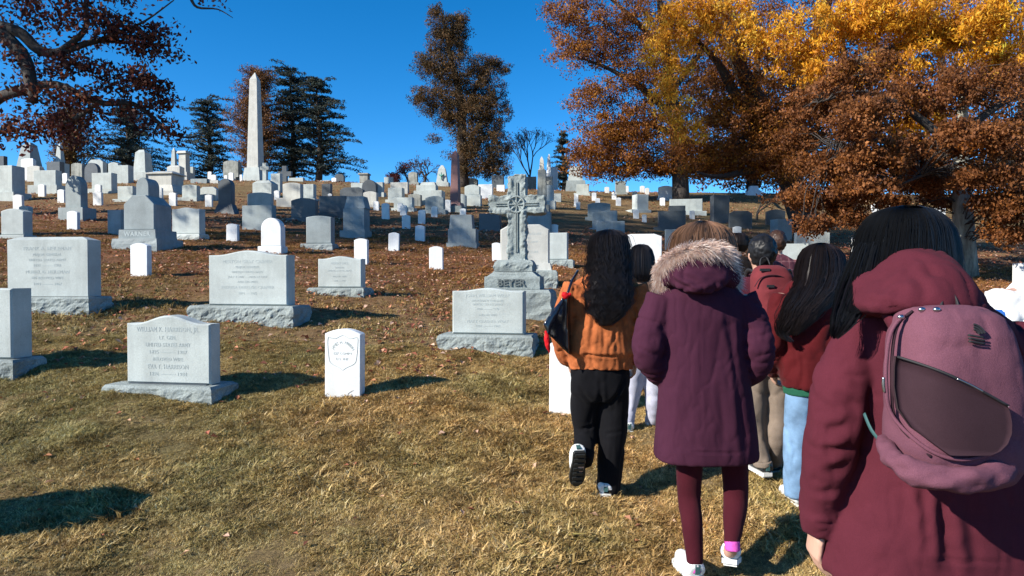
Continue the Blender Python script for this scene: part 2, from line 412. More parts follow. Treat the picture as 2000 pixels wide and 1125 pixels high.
# ------------------------------------------------------------------ gravestones: placing
STONES = []                                    # (root, px centre, py centre, noun, handle, explicit label)
def spot(px, yb, d=None):
    if d is None:
        d = hit(px, yb)
        if d is None or d > 56: d = 54.0
    a, _ = ray(px, yb); return a * d, d, float(gz(a * d, d))
def start(name, px, yb, d, yaw):
    x, y, z = spot(px, yb, d); o = empty(name, (x, y, z), math.radians(yaw)); return o, y / F
def foot(px, yb, d):
    """pixel row where the ground lies at depth d"""
    if d is None: return yb
    x, y, z = spot(px, yb, d); b = (z - EYE) / y; c, s = math.cos(PITCH), math.sin(PITCH); return 562.5 - F * (b * c + s) / (c - b * s)
def rec(o, px, py, noun, label=None, handle=None, cat='gravestone', group=None, shade=False):
    tag(o, None, cat, group); STONES.append(dict(o=o, px=px, py=py, noun=noun, label=label, handle=handle))
    return o
YJ = random.Random(3)
_gov = {}
def gov(xl, xr, yt, yb, d=None, noun='small white rounded headstone', label=None, mat='marble', handle=None):
    """upright government headstone: one slab with a gently curved top"""
    px = (xl + xr) / 2; yb = foot(px, yb, d); x, y, z = spot(px, yb, d); s = y / F; w = (xr - xl) * s; h = (yb - yt) * s
    g = Geo(); t = min(0.11, w * 0.36)
    slab(g, [(p[0], p[1] if k > 1 else -0.25) for k, p in enumerate(outline('arc', w, h, w * 0.13))], 0, t, 0, min(0.008, w * 0.03))
    o = obj('headstone', g, M[mat]); o.location = (x, y, z); o.rotation_euler = (math.radians(YJ.uniform(-1.2, 1.2)), math.radians(YJ.uniform(-1.3, 1.3)), math.radians(-8 + YJ.uniform(-3, 3)))
    return rec(o, px, (yt + yb) / 2, noun, label, handle, 'headstone', 'white upright headstones on the slope')
def block(xl, xr, yt, yb, top='flat', base=None, mat='granite', T=0.3, yaw=None, d=None, rise=None, label=None, handle=None, noun='block gravestone', bmat=None, rough=False, bT=None, name='gravestone', lines=None, lmat='letter', extra=None, bev=None):
    """die with a shaped top on an optional wider base; base = (xl, xr, height in px)"""
    px = (xl + xr) / 2; yb = foot(px, yb, d); yaw = -8 + YJ.uniform(-3, 3) if yaw is None else yaw
    T = T * .62 if T > .35 else T * .8 if T > .25 else T
    o, s = start(name, px, yb, d, yaw); w = (xr - xl) * s; h = (yb - yt) * s; T = min(T, max(0.14, w * 0.9)) if w < 0.5 else T
    hb = 0.0; rr = rise * s if rise is not None else None
    if base:
        hb = base[2] * s; wb = (base[1] - base[0]) * s; db = bT or T + min(0.26, max(.12, (wb - w))) ; cx = ((base[0] + base[1]) / 2 - px) * s
        g = Geo()
        if rough: rock(g, wb, db, -0.12, hb, T / 2, 0.028, int(px), step=max(0.028, s * 3), top_in=0.012)
        else: prism(g, [(-0.2, wb / 2, db / 2, T / 2), (hb - 0.012, wb / 2, db / 2, T / 2), (hb, wb / 2 - 0.012, db / 2 - 0.012, T / 2)])
        g.v = [(v[0] + cx, v[1], v[2]) for v in g.v]
        obj('base', g, M[bmat or mat], o)
    g = Geo(); bev = bev or min(0.015, w * 0.03)
    if top == 'hip':
        r = rr if rr is not None else 0.1 * w; q = min(0.30 * T, 0.12 * w)
        prism(g, [(hb + 0.004 if base else -0.2, w / 2, T / 2, T / 2), (h - r, w / 2, T / 2, T / 2), (h, w / 2 - q * 1.6, T / 2 - q, T / 2)])
    elif top == 'pillow':
        r = rr or 0.08 * w
        prism(g, [(hb + 0.004 if base else -0.2, w / 2, T / 2, T / 2), (h - r, w / 2, T / 2, T / 2), (h - r * .4, w / 2 - r * .35, T / 2 - r * .35, T / 2), (h, w / 2 - r, T / 2 - r, T / 2)])
    else:
        pts = outline(top, w, h - hb, rr)
        if not base: pts = [(p[0], p[1] if k > 1 else -0.2) for k, p in enumerate(pts)]
        slab(g, pts, 0, T, hb + (0.004 if base else 0), bev)
    obj('die', g, M[mat], o)
    if lines:
        g = Geo()
        for tx, zf, hf, wf in lines: text_geo(g, tx, 0, hb + (h - hb) * zf, hf * (h - hb), -0.0006, wf * w)
        obj('inscription', g, M[lmat], o)['kind'] = 'stuff'
    if extra: extra(o, s, w, h, hb, T)
    return rec(o, px, (yt + yb) / 2, noun, label, handle)
def tower(tiers, yb, mat='granite', ratio=0.8, yaw=None, d=None, label=None, handle=None, name='pedestal_monument', noun='pedestal monument', cat='monument', mats=None, after=None):
    """tiers from the ground up, in pixels: (part name, xl, xr, xl_top, xr_top, y_bottom, y_top)"""
    px = (tiers[0][1] + tiers[0][2]) / 2; yb = foot(px, yb, d); yaw = -8 + YJ.uniform(-2, 2) if yaw is None else yaw
    o, s = start(name, px, yb, d, yaw); cy = (tiers[0][2] - tiers[0][1]) * s * ratio / 2
    for k, (pn, a, b2, c, e, y0, y1) in enumerate(tiers):
        g = Geo(); z0 = (yb - y0) * s if k else -0.25; z1 = (yb - y1) * s; h0 = (b2 - a) * s / 2; h1 = (e - c) * s / 2; cx = ((a + b2) / 2 - px) * s
        if k: z0 -= 0.003 * 0
        prism(g, [(z0 + (0.003 if k else 0), h0, h0 * ratio, cy), (z1, h1, max(h1 * ratio, 0.002), cy)])
        g.v = [(v[0] + cx, v[1], v[2]) for v in g.v]
        obj(pn, g, M[(mats or {}).get(pn, mat)], o)
    if after: after(o, s, cy)
    return rec(o, px, (tiers[-1][6] + yb) / 2, noun, label, handle, cat)

# ------------------------------------------------------------------ the near stones, with their inscriptions
block(10, 177, 463, 607, 'hip', (-8, 190, 27), 'granite', T=0.30, rough=True, bmat='rock', yaw=-5, rise=6,
      label='wide pale granite gravestone with hipped top, rock-faced base, far left', handle='the wide hipped stone at far left',
      lines=[('FRANK A. HEILEMAN', .80, .062, .62), ('MAJOR GENERAL', .70, .045, .36), ('UNITED STATES ARMY', .61, .045, .46), ('1891 ——— 1961', .52, .045, .38), ('MURIEL G. HEILEMAN', .41, .055, .56), ('HIS BELOVED WIFE', .31, .045, .4), ('1893 ——— 1967', .21, .045, .38)])
block(-128, 31, 565, 738, 'flat', (-142, 45, 36), 'granite', T=0.24, yaw=-6, bmat='rock', rough=True,
      label='pale granite gravestone cut off by the left edge of the picture', handle='the stone cut off at the left edge',
      lines=[('UNITED STATES NAVY', .62, .05, .62), ('1899 ——— 1974', .28, .05, .55)])
def crack(o, s, w, h, hb, T):
    g = Geo(); g.box((0.0, 0.02, hb - 0.001), (w * 0.46, 0.035, 0.009)); obj('setting_joint', g, M['dark'], o)
block(238, 419, 617, 775, 'serp', (205, 436, 24), 'granite', T=0.16, yaw=-9, rise=16, bmat='rock', rough=True,
      label='pale granite gravestone with wavy serpentine top, nearest stone on the left', handle='the nearest wavy-topped granite stone', extra=crack,
      lines=[('WILLIAM K. HARRISON, JR.', .80, .072, .74), ('LT. GEN.', .68, .055, .2), ('UNITED STATES ARMY', .575, .06, .53), ('1895 ——— 1987', .47, .055, .46), ('BELOVED WIFE', .365, .055, .36), ('EVA T. HARRISON', .255, .068, .48), ('1896 ——— 1984', .15, .055, .46)])
block(400, 568, 490, 630, 'serp', (369, 590, 33), 'granite', T=0.20, yaw=-10, rise=9, bmat='rock', rough=True,
      label='broad pale granite gravestone on high rock-faced base, left of centre', handle='the broad stone on the rock-faced base',
      lines=[('MERTON GRAY CRAMER', .80, .062, .63), ('MAJOR GENERAL', .70, .045, .3), ('UNITED STATES ARMY', .61, .042, .42), ('JULY 4 1887 — MAR 23 1957', .52, .042, .5), ('AND HIS WIFE', .43, .042, .3), ('FEDORA DEROZIE CRAMER', .33, .058, .7), ('1891 — 1978', .22, .045, .3)])
block(618, 709, 501, 579, 'serp', (602, 718, 17), 'granite', T=0.16, yaw=-10, rise=5, bmat='rock', rough=True,
      label='small pale granite gravestone with faint lettering on a low rough base', handle='the small lettered granite stone',
      lines=[('HENRY HILL', .78, .075, .45), ('COLONEL', .64, .05, .25), ('UNITED STATES ARMY', .54, .055, .55), ('AND HIS WIFE', .36, .05, .4), ('1888 — 1959', .22, .05, .4)])
block(881, 1024, 563, 686, 'serp', (857, 1044, 33), 'granite', T=0.18, yaw=-10, rise=6, bmat='rock', rough=True,
      label='pale granite gravestone in front of the rough stone cross', handle='the pale stone in front of the cross',
      lines=[('JOHN WILLIAM WRAY', .84, .068, .62), ('LIEUTENANT COLONEL', .73, .045, .48), ('UNITED STATES ARMY', .65, .045, .48), ('1898 ——— 1972', .55, .045, .45), ('AND HIS WIFE', .42, .042, .3), ('MARY GRASNER WRAY', .28, .06, .64), ('1904 ——— 1989', .18, .05, .5)])
# white shield headstone with its sunk shield and arched name
def shield_stone():
    o = gov(632, 706, 643, 777, label='white marble headstone with sunk shield, standing alone in the near grass', handle='the shield headstone', mat='marble')
    s = o.location.y / F; w = 74 * s; h = 134 * s; g = Geo()
    P = [(-.40, .88), (-.20, .86), (0, .91), (.20, .86), (.40, .88), (.42, .80), (.39, .60), (.33, .50), (.10, .435), (0, .40), (-.10, .435), (-.33, .50), (-.39, .60), (-.42, .80)]
    P = [(a * w, b2 * h) for a, b2 in P]
    pts = smooth_path([(a, -0.0005, c) for a, c in P + P[:1]], 3); g.tube([tuple(p) for p in pts], 0.0028, 5)
    obj('shield_outline', g, M['letter'], o); g = Geo()
    nm = 'JAMES H. MARRAH'
    for k, ch in enumerate(nm):
        a = math.radians(148 - 116 * k / (len(nm) - 1))
        if ch != ' ': text_geo(g, ch, 0.33 * w * math.cos(a), 0.605 * h + 0.20 * h * math.sin(a), 0.036 * h * 1.2, -0.0006, None, a - math.pi / 2)
    for tx, zf in (('127 COMPY', .64), ('U.S. INF.', .56)): text_geo(g, tx, 0, zf * h, .038 * h, -0.0006, .55 * w)
    obj('inscription', g, M['letter'], o)['kind'] = 'stuff'
shield_stone()
gov(1072, 1147, 664, 815, label='white marble headstone half hidden behind the woman in the orange jacket', handle='the headstone behind the orange jacket')
# rough stone cross on its tiered base
def beyer():
    d = hit(1010, 619); s = d / F
    o = empty('stone_cross', (*spot(1004, 619, d),), math.radians(-9))
    rec(o, 1002, 470, 'stone cross', 'tall rock-faced stone cross with carved wheel on a tiered base', 'the rough stone cross', 'stone cross')
    z = lambda y: (619 - y) * s; cx = lambda p: (p - 1004) * s
    g = Geo(); rock(g, 142 * s, 0.78, -0.15, z(567), 0.36, 0.03, 5, 0.05, 0.02); obj('base', g, M['rock'], o)
    g = Geo(); rock(g, 110 * s, 0.56, z(567) + .003, z(541), 0.36, 0.014, 8, 0.04); 
    prism(g, [(z(541), 51 * s, 0.26, 0.36), (z(531), 38 * s, 0.20, 0.36)]); g.v = [(v[0] - 6 * s, v[1], v[2]) for v in g.v]; obj('inscribed_tier', g, M['rock'], o)
    g = Geo(); rock(g, 76 * s, 0.42, z(531) + .003, z(508), 0.36, 0.03, 9, 0.04, 0.03); g.v = [(v[0] - 5 * s, v[1], v[2]) for v in g.v]; obj('rough_plinth', g, M['rock'], o)
    # cross body
    g = Geo(); T = 0.10; yc = 0.36
    def arm(x0, x1, y0, y1): g.box(((cx(x0) + cx(x1)) / 2, yc, (z(y0) + z(y1)) / 2), ((cx(x1) - cx(x0)) / 2, T, (z(y1) - z(y0)) / 2))
    arm(984, 1022, 512, 337); arm(946, 1060, 415, 378)
    me = fuse(g, 0.012, 1, 'cross'); c = get_co(me); n = get_no(me)
    edge = np.abs(fbm(c * 14, 4, 3)) ; side = 1 - np.clip(np.abs(n[:, 1]), 0, 1)
    # chipped margin: fades towards the dressed middle of each arm
    X = c[:, 0]; Z = c[:, 2]; dv = np.abs(X - cx(1003)) / (19 * s); dh = np.abs(Z - z(396.5)) / (18 * s)
    k = np.clip(np.minimum(np.where(dv <= 1.05, dv, 9), np.where(dh <= 1.05, dh, 9)), 0, 1)
    m2 = sstep(0.25, 0.6, k)
    set_co(me, c + n * ((0.028 * fbm(c * 11, 6, 4) - 0.012 * edge) * np.maximum(m2, side))[:, None]
           + np.stack([0 * X, 0.02 * (1 - m2) * (n[:, 1] < -0.5), 0 * X], 1)); obj('cross', me, M['rock'], o)
    yf = yc - T + 0.016; g = Geo()
    for x0, x1, y0, y1 in ((1000.5, 1002.3, 492, 412), (1003.8, 1005.6, 492, 412), (1000.5, 1002.3, 381, 352), (1003.8, 1005.6, 381, 352)):
        g.box((cx((x0 + x1) / 2), yf - .004, (z(y0) + z(y1)) / 2), (0.9 * s, 0.012, (z(y1) - z(y0)) / 2))
    for x0, x1 in ((960, 987), (1019, 1046)):
        for yy in (393.8, 398.2): g.box((cx((x0 + x1) / 2), yf - .004, z(yy)), ((x1 - x0) * s / 2, 0.012, 0.9 * s))
    obj('carved_band', g, M['rock'], o)
    g = Geo(); R = 16 * s; c0 = (cx(1003), yf - .012, z(396.5))
    g.tube([(c0[0] + R * math.cos(a), c0[1], c0[2] + R * math.sin(a)) for a in np.linspace(0, 2 * math.pi, 33)], 0.013, 8); obj('wheel_rim', g, M['rock'], o)
    for k in range(8):
        a = k * math.pi / 4; g = Geo(); g.tube([(c0[0] + R * q * math.cos(a), c0[1] + .002, c0[2] + R * q * math.sin(a)) for q in (0.1, .5, 0.93)], [0.005, 0.009, 0.013], 6); obj('spoke', g, M['rock'], o)
    g = Geo(); text_geo(g, 'BEYER', -7 * s, z(554), 13.5 * s, yc - 0.28 - 0.012, 58 * s, ext=0.006, bold=0.004); obj('raised_name', g, M['letter_dark'], o)['kind'] = 'stuff'
    g = Geo()
    for k, tx in enumerate(('HENRY GUSTAV BEYER', 'MEDICAL DIRECTOR U.S. NAVY')): text_geo(g, tx, -6 * s, z(534.6 + 4 * k), 2.6 * s, yc - 0.218 - 0.024 * k, 62 * s); 
    obj('inscription', g, M['letter_dark'], o)['kind'] = 'stuff'
beyer()
# large pale stone behind the cross
def lure(o, s, w, h, hb, T):
    g = Geo(); prism(g, [(hb, w / 2 + .05, T / 2 + .04, T / 2), (hb + 14 * s, w / 2 + .02, T / 2 + .02, T / 2)]); obj('plinth', g, M['granite2'], o)
    g = Geo(); text_geo(g, 'McCLURE', 0, hb + 7 * s, 8 * s, -0.043, w * .85, bold=.004); obj('raised_name', g, M['letter'], o)['kind'] = 'stuff'
block(977, 1072, 439, 555, 'slant', (965, 1087, 27), 'granite2', T=0.5, yaw=-6, bmat='rock', rough=True, rise=10, extra=lure,
      label='tall cream gravestone with sloped shoulders right behind the rough cross', handle='the cream stone behind the cross',
      lines=[('NATHANIEL McCLURE', .80, .05, .8), ('COLONEL', .71, .04, .4), ('UNITED STATES ARMY', .62, .04, .7), ('HIS WIFE', .50, .04, .4), ('MARY F. McCLURE', .40, .05, .7), ('1838 — 1912', .30, .04, .5)])
block(1070, 1108, 455, 521, 'flat', (1068, 1119, 14), 'granite', T=0.32, label='plain pale stone right of the cream stone behind the cross', rough=True, bmat='rock')
gov(961, 978, 474, 509)
# stone just outside the frame whose shadow falls into the near grass
x0, y0 = -3.55, 3.32
o = empty('gravestone', (x0, y0, float(gz(x0, y0))), math.radians(-8)); g = Geo(); slab(g, outline('serp', 0.62, 0.62, .05), 0, 0.3, 0.16); obj('die', g, M['granite'], o)
g = Geo(); rock(g, 0.85, 0.5, -0.1, 0.158, 0.15, 0.02, 3); obj('base', g, M['rock'], o)
tag(o, 'granite gravestone just beyond the left edge, casting the wedge of shadow', 'gravestone')

# ------------------------------------------------------------------ middle rows, left to right
block(0, 48, 408, 467, 'arc', (-6, 52, 8), 'granite', T=0.34, label='dappled pale gravestone at the left edge, below the big dark-sided block', handle='the dappled stone at the left edge')
block(-34, 28, 324, 392, 'flat', (-40, 36, 16), 'granite', T=1.0, label='big square granite block at the left edge with deep dark side', handle='the big block at the left edge')
gov(24, 44, 380, 411, noun='shaded bluish headstone')
block(35, 56, 402, 418, 'arc', None, 'granite', T=.2, noun='low oval-topped stone')
gov(129, 152, 412, 448); gov(73, 88, 360, 384); gov(111, 126, 370, 396)
def gothic_tower(o, s, w, h, hb, T): pass
block(125, 161, 343, 430, 'gothic', (117, 172, 24), 'grey', T=0.34, rise=24, label='grey pointed gothic gravestone on a dark flared base, upper left', handle='the small pointed gothic stone', bmat='grey')
block(64, 111, 333, 378, 'flat', (56, 117, 16), 'granite', T=.6, label='stepped pale block with many carved lines, upper far left', handle='the stepped pale block')
block(177, 220, 338, 377, 'flat', (169, 224, 8), 'granite', T=.62, label='square pale block tomb with framed panel, upper left', handle='the square framed block')
gov(184, 197, 360, 379); gov(181, 199, 374, 401)
block(228, 261, 364, 394, 'flat', (221, 264, 5), 'granite', T=.4, label='low pale block just behind the tall pointed grey monument', handle=None)
# tall pointed grey monument
def pointed():
    o, s = start('pointed_monument', 262, 490, None, -6); z = lambda y: (490 - y) * s; D = .95; cy = D / 2
    rec(o, 270, 420, 'pointed monument', 'tall grey monument with pointed gothic head and sloped shoulders on wide plinth', 'the tall pointed grey monument', 'monument')
    g = Geo(); rock(g, 93 * s, D, -.2, z(466), cy, .02, 44, .07); obj('base', g, M['grey'], o)
    g = Geo(); prism(g, [(z(466) + .003, 39 * s, D * .40, cy), (z(448), 38 * s, D * .40, cy)]); obj('plinth', g, M['grey'], o)
    g = Geo(); text_geo(g, 'WARNER', 0, z(457), 9 * s, cy - D * .40 - .002, 56 * s, bold=.004); obj('raised_name', g, M['letter'], o)['kind'] = 'stuff'
    g = Geo(); hw = 32 * s; slab(g, [(-hw, 0), (hw, 0), (hw, z(398) - z(448)), (14 * s, z(380) - z(448)), (-14 * s, z(380) - z(448)), (-hw, z(398) - z(448))], cy - D * .33, cy + D * .33, z(448) + .003, .012); obj('die', g, M['grey'], o)
    g = Geo(); slab(g, outline('gothic', 27 * s, z(343) - z(382), 18 * s), cy - D * .2, cy + D * .2, z(382), .012); obj('pointed_head', g, M['grey'], o)
pointed()
gov(252, 290, 475, 541, label='bright white headstone in front of the tall pointed grey monument', handle='the bright headstone by the tall pointed monument')
block(208, 238, 410, 458, 'flat', None, 'grey', T=.35, label='bluish shaded block peeping out left of the tall pointed monument')
block(333, 393, 406, 469, 'serp', (323, 396, 12), 'granite', T=.3, rise=3, label='dappled pale gravestone with slightly curved top, right of the tall pointed monument', handle='the dappled curved-top stone', rough=True)
# sarcophagus
def sarc():
    o, s = start('sarcophagus_tomb', 309, 381, None, -7); z = lambda y: (381 - y) * s; D = 1.15; cy = D / 2
    rec(o, 312, 356, 'sarcophagus tomb', 'large pale sarcophagus tomb with low hipped roof lid, upper left', 'the sarcophagus tomb', 'tomb')
    g = Geo(); prism(g, [(-.2, 31 * s, D * .5, cy), (z(373), 31 * s, D * .5, cy), (z(361), 26 * s, D * .42, cy)]); obj('base', g, M['granite2'], o)
    g = Geo(); prism(g, [(z(361) + .003, 24 * s, D * .39, cy), (z(339), 24 * s, D * .39, cy)]); obj('body', g, M['granite2'], o)
    g = Geo(); prism(g, [(z(339) + .003, 28.5 * s, D * .47, cy), (z(337), 28.5 * s, D * .47, cy), (z(331.5), 17 * s, D * .1, cy)]); obj('lid', g, M['granite2'], o)
sarc()
gov(304, 317, 366, 389); gov(329, 344, 376, 402)
block(354, 386, 361, 392, 'arc', (346, 389, 6), 'granite', T=.3, rise=2, label='white flat-topped gravestone between the sarcophagus tomb and the dark domed stone')
block(388, 424, 365, 391, 'slant', None, 'granite', T=.3, rise=5, label='pale sloped-shoulder stone just left of the dark domed stone')
def flare(o, s, w, h, hb, T):
    g = Geo(); prism(g, [(-.15, w / 2 + .20, T / 2 + .1, T / 2), (18 * s, w / 2 + .01, T / 2 + .012, T / 2)]); obj('flared_foot', g, M['dark'], o)
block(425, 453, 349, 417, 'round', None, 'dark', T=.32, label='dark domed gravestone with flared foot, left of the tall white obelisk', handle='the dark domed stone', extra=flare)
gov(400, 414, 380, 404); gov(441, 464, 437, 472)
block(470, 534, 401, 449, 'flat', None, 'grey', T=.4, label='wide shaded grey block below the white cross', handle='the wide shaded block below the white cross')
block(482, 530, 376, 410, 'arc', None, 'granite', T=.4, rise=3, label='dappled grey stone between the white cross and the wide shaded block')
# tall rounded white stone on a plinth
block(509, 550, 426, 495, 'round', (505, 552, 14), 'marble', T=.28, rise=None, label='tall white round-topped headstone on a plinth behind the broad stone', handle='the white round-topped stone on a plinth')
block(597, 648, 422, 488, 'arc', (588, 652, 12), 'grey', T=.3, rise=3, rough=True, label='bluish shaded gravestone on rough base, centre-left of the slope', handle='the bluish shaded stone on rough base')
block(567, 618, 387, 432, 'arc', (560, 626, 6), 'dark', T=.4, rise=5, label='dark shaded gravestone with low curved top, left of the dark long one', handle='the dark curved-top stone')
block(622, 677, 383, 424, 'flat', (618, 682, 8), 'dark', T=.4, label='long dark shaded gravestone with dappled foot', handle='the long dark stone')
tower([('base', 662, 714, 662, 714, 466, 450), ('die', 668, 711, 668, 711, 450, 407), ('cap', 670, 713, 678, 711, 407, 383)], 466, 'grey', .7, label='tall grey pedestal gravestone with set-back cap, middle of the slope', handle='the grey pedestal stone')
gov(691, 718, 466, 515); gov(758, 779, 454, 491); gov(810, 829, 440, 471); gov(838, 865, 481, 525, handle='the lone white headstone left of the cross', label='bright white headstone standing alone left of the rough cross')
gov(785, 801, 420, 447, noun='shaded bluish headstone'); gov(816, 830, 410, 437, noun='shaded bluish headstone'); gov(842, 854, 403, 424, noun='shaded bluish headstone')
gov(745, 760, 397, 428); gov(729, 740, 393, 411); gov(781, 794, 400, 421); gov(776, 786, 396, 413); gov(711, 720, 415, 442, noun='shaded bluish headstone')
gov(898, 910, 407, 424, noun='shaded bluish headstone'); gov(867, 880, 390, 414); gov(929, 939, 387, 401)
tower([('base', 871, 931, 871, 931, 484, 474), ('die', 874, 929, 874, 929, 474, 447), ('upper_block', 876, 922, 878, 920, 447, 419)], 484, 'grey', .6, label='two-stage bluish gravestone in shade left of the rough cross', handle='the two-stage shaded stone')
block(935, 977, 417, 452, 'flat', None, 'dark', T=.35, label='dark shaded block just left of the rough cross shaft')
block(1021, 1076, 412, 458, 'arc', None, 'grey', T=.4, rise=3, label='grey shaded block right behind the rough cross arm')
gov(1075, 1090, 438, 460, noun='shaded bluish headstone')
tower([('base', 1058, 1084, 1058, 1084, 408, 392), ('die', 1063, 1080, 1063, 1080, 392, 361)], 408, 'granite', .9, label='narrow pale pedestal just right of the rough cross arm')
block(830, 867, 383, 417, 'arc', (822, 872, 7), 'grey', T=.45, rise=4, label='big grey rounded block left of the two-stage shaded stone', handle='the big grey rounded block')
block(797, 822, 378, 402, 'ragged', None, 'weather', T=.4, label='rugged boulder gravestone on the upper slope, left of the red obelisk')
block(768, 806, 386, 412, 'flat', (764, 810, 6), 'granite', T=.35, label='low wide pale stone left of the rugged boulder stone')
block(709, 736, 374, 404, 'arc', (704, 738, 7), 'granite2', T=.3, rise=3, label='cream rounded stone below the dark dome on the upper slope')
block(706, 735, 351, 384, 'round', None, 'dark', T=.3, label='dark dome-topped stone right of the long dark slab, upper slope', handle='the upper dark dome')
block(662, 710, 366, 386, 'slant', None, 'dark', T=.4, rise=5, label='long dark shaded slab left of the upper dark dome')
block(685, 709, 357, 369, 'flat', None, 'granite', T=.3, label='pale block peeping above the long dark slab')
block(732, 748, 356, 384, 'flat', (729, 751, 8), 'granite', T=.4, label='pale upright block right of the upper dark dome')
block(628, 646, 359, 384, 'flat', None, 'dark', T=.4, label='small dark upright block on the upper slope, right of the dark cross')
block(619, 646, 352, 366, 'flat', None, 'granite', T=.3, d=46, label='pale low block behind the small dark upright block')
gov(647, 657, 347, 373, d=44)
block(653, 672, 340, 358, 'slant', None, 'dark', T=.4, d=48, rise=4, label='dark stone on the skyline left of the capped pillar')
tower([('shaft', 702, 718, 702, 718, 358, 341), ('cap', 699, 720, 700, 719, 341, 338)], 358, 'weather', .9, d=48, label='short capped pillar on the skyline above the upper dark dome')
block(750, 767, 346, 366, 'flat', None, 'granite', T=.3, d=47, label='white square block on the skyline near the reddish shrubs')
block(797, 815, 336, 362, 'shoulder', (794, 819, 6), 'weather', T=.4, d=47, label='weathered shouldered monument on the skyline by the bare red tree')
def emblem(o, s, cy):
    g = Geo(); z0 = 20 * s; g.tube([(-.18, -.0, z0 + .1), (0, -.02, z0 + .0), (.18, 0, z0 + .1)], [.03, .07, .03], 6); g.tube([(0, -.01, z0 + .25), (0, -.01, z0 - .25)], [.03, .05], 6); obj('bronze_emblem', g, M['bronze'], o)
tower([('base', 848, 876, 848, 876, 366, 356), ('shaft', 851, 873, 855, 869, 356, 330), ('point', 855, 869, 860, 864, 330, 322)], 366, 'granite', .5, d=46, label='pale pointed stone with green bronze emblem left of the red obelisk', handle='the pale pointed stone with emblem', after=emblem, name='pointed_gravestone', cat='gravestone', noun='pointed gravestone')
tower([('base', 868, 902, 868, 902, 414, 402), ('plinth', 872, 899, 874, 897, 402, 395), ('shaft', 875.5, 892.5, 878, 890, 395, 300), ('point', 878, 890, 883.8, 884.2, 300, 291)], 414, 'red', 1.0, label='slim red granite obelisk in front of the tall brown conifer', handle='the red obelisk', name='obelisk', noun='obelisk', cat='obelisk', yaw=-14, mats={'base': 'rock'})
block(762, 797, 356, 378, 'flat', None, 'granite2', T=.4, label='cream block on the upper slope left of the stepped block')
block(757, 786, 367, 396, 'flat', (753, 790, 6), 'granite', T=.6, label='pale cube-like stone with dark right side, upper slope centre')
tower([('base', 807, 863, 807, 863, 401, 372), ('die', 811, 850, 811, 850, 372, 361), ('cap', 818, 849, 821, 847, 361, 355)], 401, 'granite', .5, label='wide stepped pale block left of the red obelisk', handle='the wide stepped block')
block(907, 937, 361, 402, 'arc', (909, 939, 21), 'granite', T=.4, rise=4, label='pale rounded stone on high base right of the red obelisk', handle='the rounded stone by the red obelisk')
block(934, 962, 360, 388, 'flat', None, 'marble', T=.4, label='bright white block left of the rough cross top')
block(891, 910, 379, 405, 'arc', None, 'granite', T=.3, rise=3, label='small pale rounded stone at the foot of the red obelisk')
block(904, 932, 347, 364, 'ragged', None, 'weather', T=.8, d=46, label='rough boulder below the tall brown conifer')
block(960, 983, 342, 368, 'flat', None, 'dark', T=.7, d=45, label='dark cube monument on the skyline left of the rough cross top')
block(970, 986, 361, 374, 'flat', None, 'marble', T=.3, label='small white block below the dark cube monument')

# ------------------------------------------------------------------ skyline, left
tower([('base', 26, 62, 26, 62, 350, 326), ('shaft', 28, 60, 36, 55, 326, 282), ('point', 36, 55, 43, 48, 282, 276)], 350, 'grey', .9, d=44, label='truncated tapering grey monument on the skyline at far left', handle='the tapering monument at far left')
block(-12, 9, 305, 330, 'flat', None, 'dark', T=.5, d=46, label='dark stone on the skyline touching the left edge')
block(40, 66, 309, 334, 'pillow', None, 'marble', T=.4, d=42, rise=4, label='bright white block in front of the tapering monument')
block(50, 80, 323, 350, 'ragged', None, 'granite2', T=.5, d=40, label='pale rough boulder stone below the bright white block, far left')
block(89, 119, 316, 352, 'flat', None, 'dark', T=.6, d=42, label='dark square block under the small obelisk, far left')
tower([('base', 98, 121, 98, 121, 345, 318), ('shaft', 103, 116, 106, 113, 318, 284), ('point', 106, 113, 109, 110, 284, 279)], 345, 'granite', .9, d=45, label='small pale obelisk on the skyline under the red oak', name='obelisk', noun='obelisk', cat='obelisk')
block(137, 162, 318, 356, 'ragged', None, 'weather', T=.4, d=39, label='weathered rough-topped stone on the upper left slope')
block(163, 193, 318, 357, 'round', None, 'dark', T=.4, d=38.5, label='dark shaded round-topped stone, upper left slope')
block(171, 203, 312, 340, 'slant', (190, 209, 4), 'granite', T=.6, d=44, rise=5, label='white coffin-shaped stone behind the dark round-topped one')
gov(121, 132, 338, 354, d=38, noun='shaded bluish headstone')
block(210, 232, 317, 345, 'arc', None, 'granite', T=.4, d=42, rise=3, label='pale block half hidden left of the tall framed stone')
block(215, 252, 323, 366, 'flat', None, 'granite', T=.75, d=38, label='tall framed pale stone with dark side, behind the low pale block')
tower([('base', 254, 286, 254, 286, 350, 336), ('shaft', 257, 283, 260, 280, 336, 297), ('point', 260, 280, 268, 278, 297, 291)], 350, 'granite', .9, d=44, label='tapered pillar monument under the dark evergreen, upper left')
tower([('base', 331, 343, 331, 343, 345, 324), ('shaft', 332.5, 341.5, 334, 340, 324, 295), ('point', 334, 340, 336.5, 337.5, 295, 288)], 345, 'granite', .9, d=47, label='thin white obelisk on the skyline beside the capped column', name='obelisk', noun='obelisk', cat='obelisk')
tower([('base', 341, 366, 341, 366, 350, 336), ('shaft', 345, 361, 346, 360, 336, 299), ('cap', 342, 363, 344, 361, 299, 294)], 350, 'granite2', .9, d=45, label='capped column on the skyline right of the thin white obelisk')
block(325, 352, 323, 350, 'hip', None, 'granite2', T=.8, d=43, rise=3, label='capped block just behind the sarcophagus tomb lid')
block(362, 378, 326, 346, 'flat', None, 'granite', T=.4, d=46, label='small pale block right of the capped column')
block(371, 405, 349, 369, 'flat', None, 'grey', T=.5, d=38, label='low grey slab above the white flat-topped gravestone')
block(406, 427, 352, 370, 'flat', None, 'granite2', T=.4, d=38, label='low cream slab behind the dark domed stone')
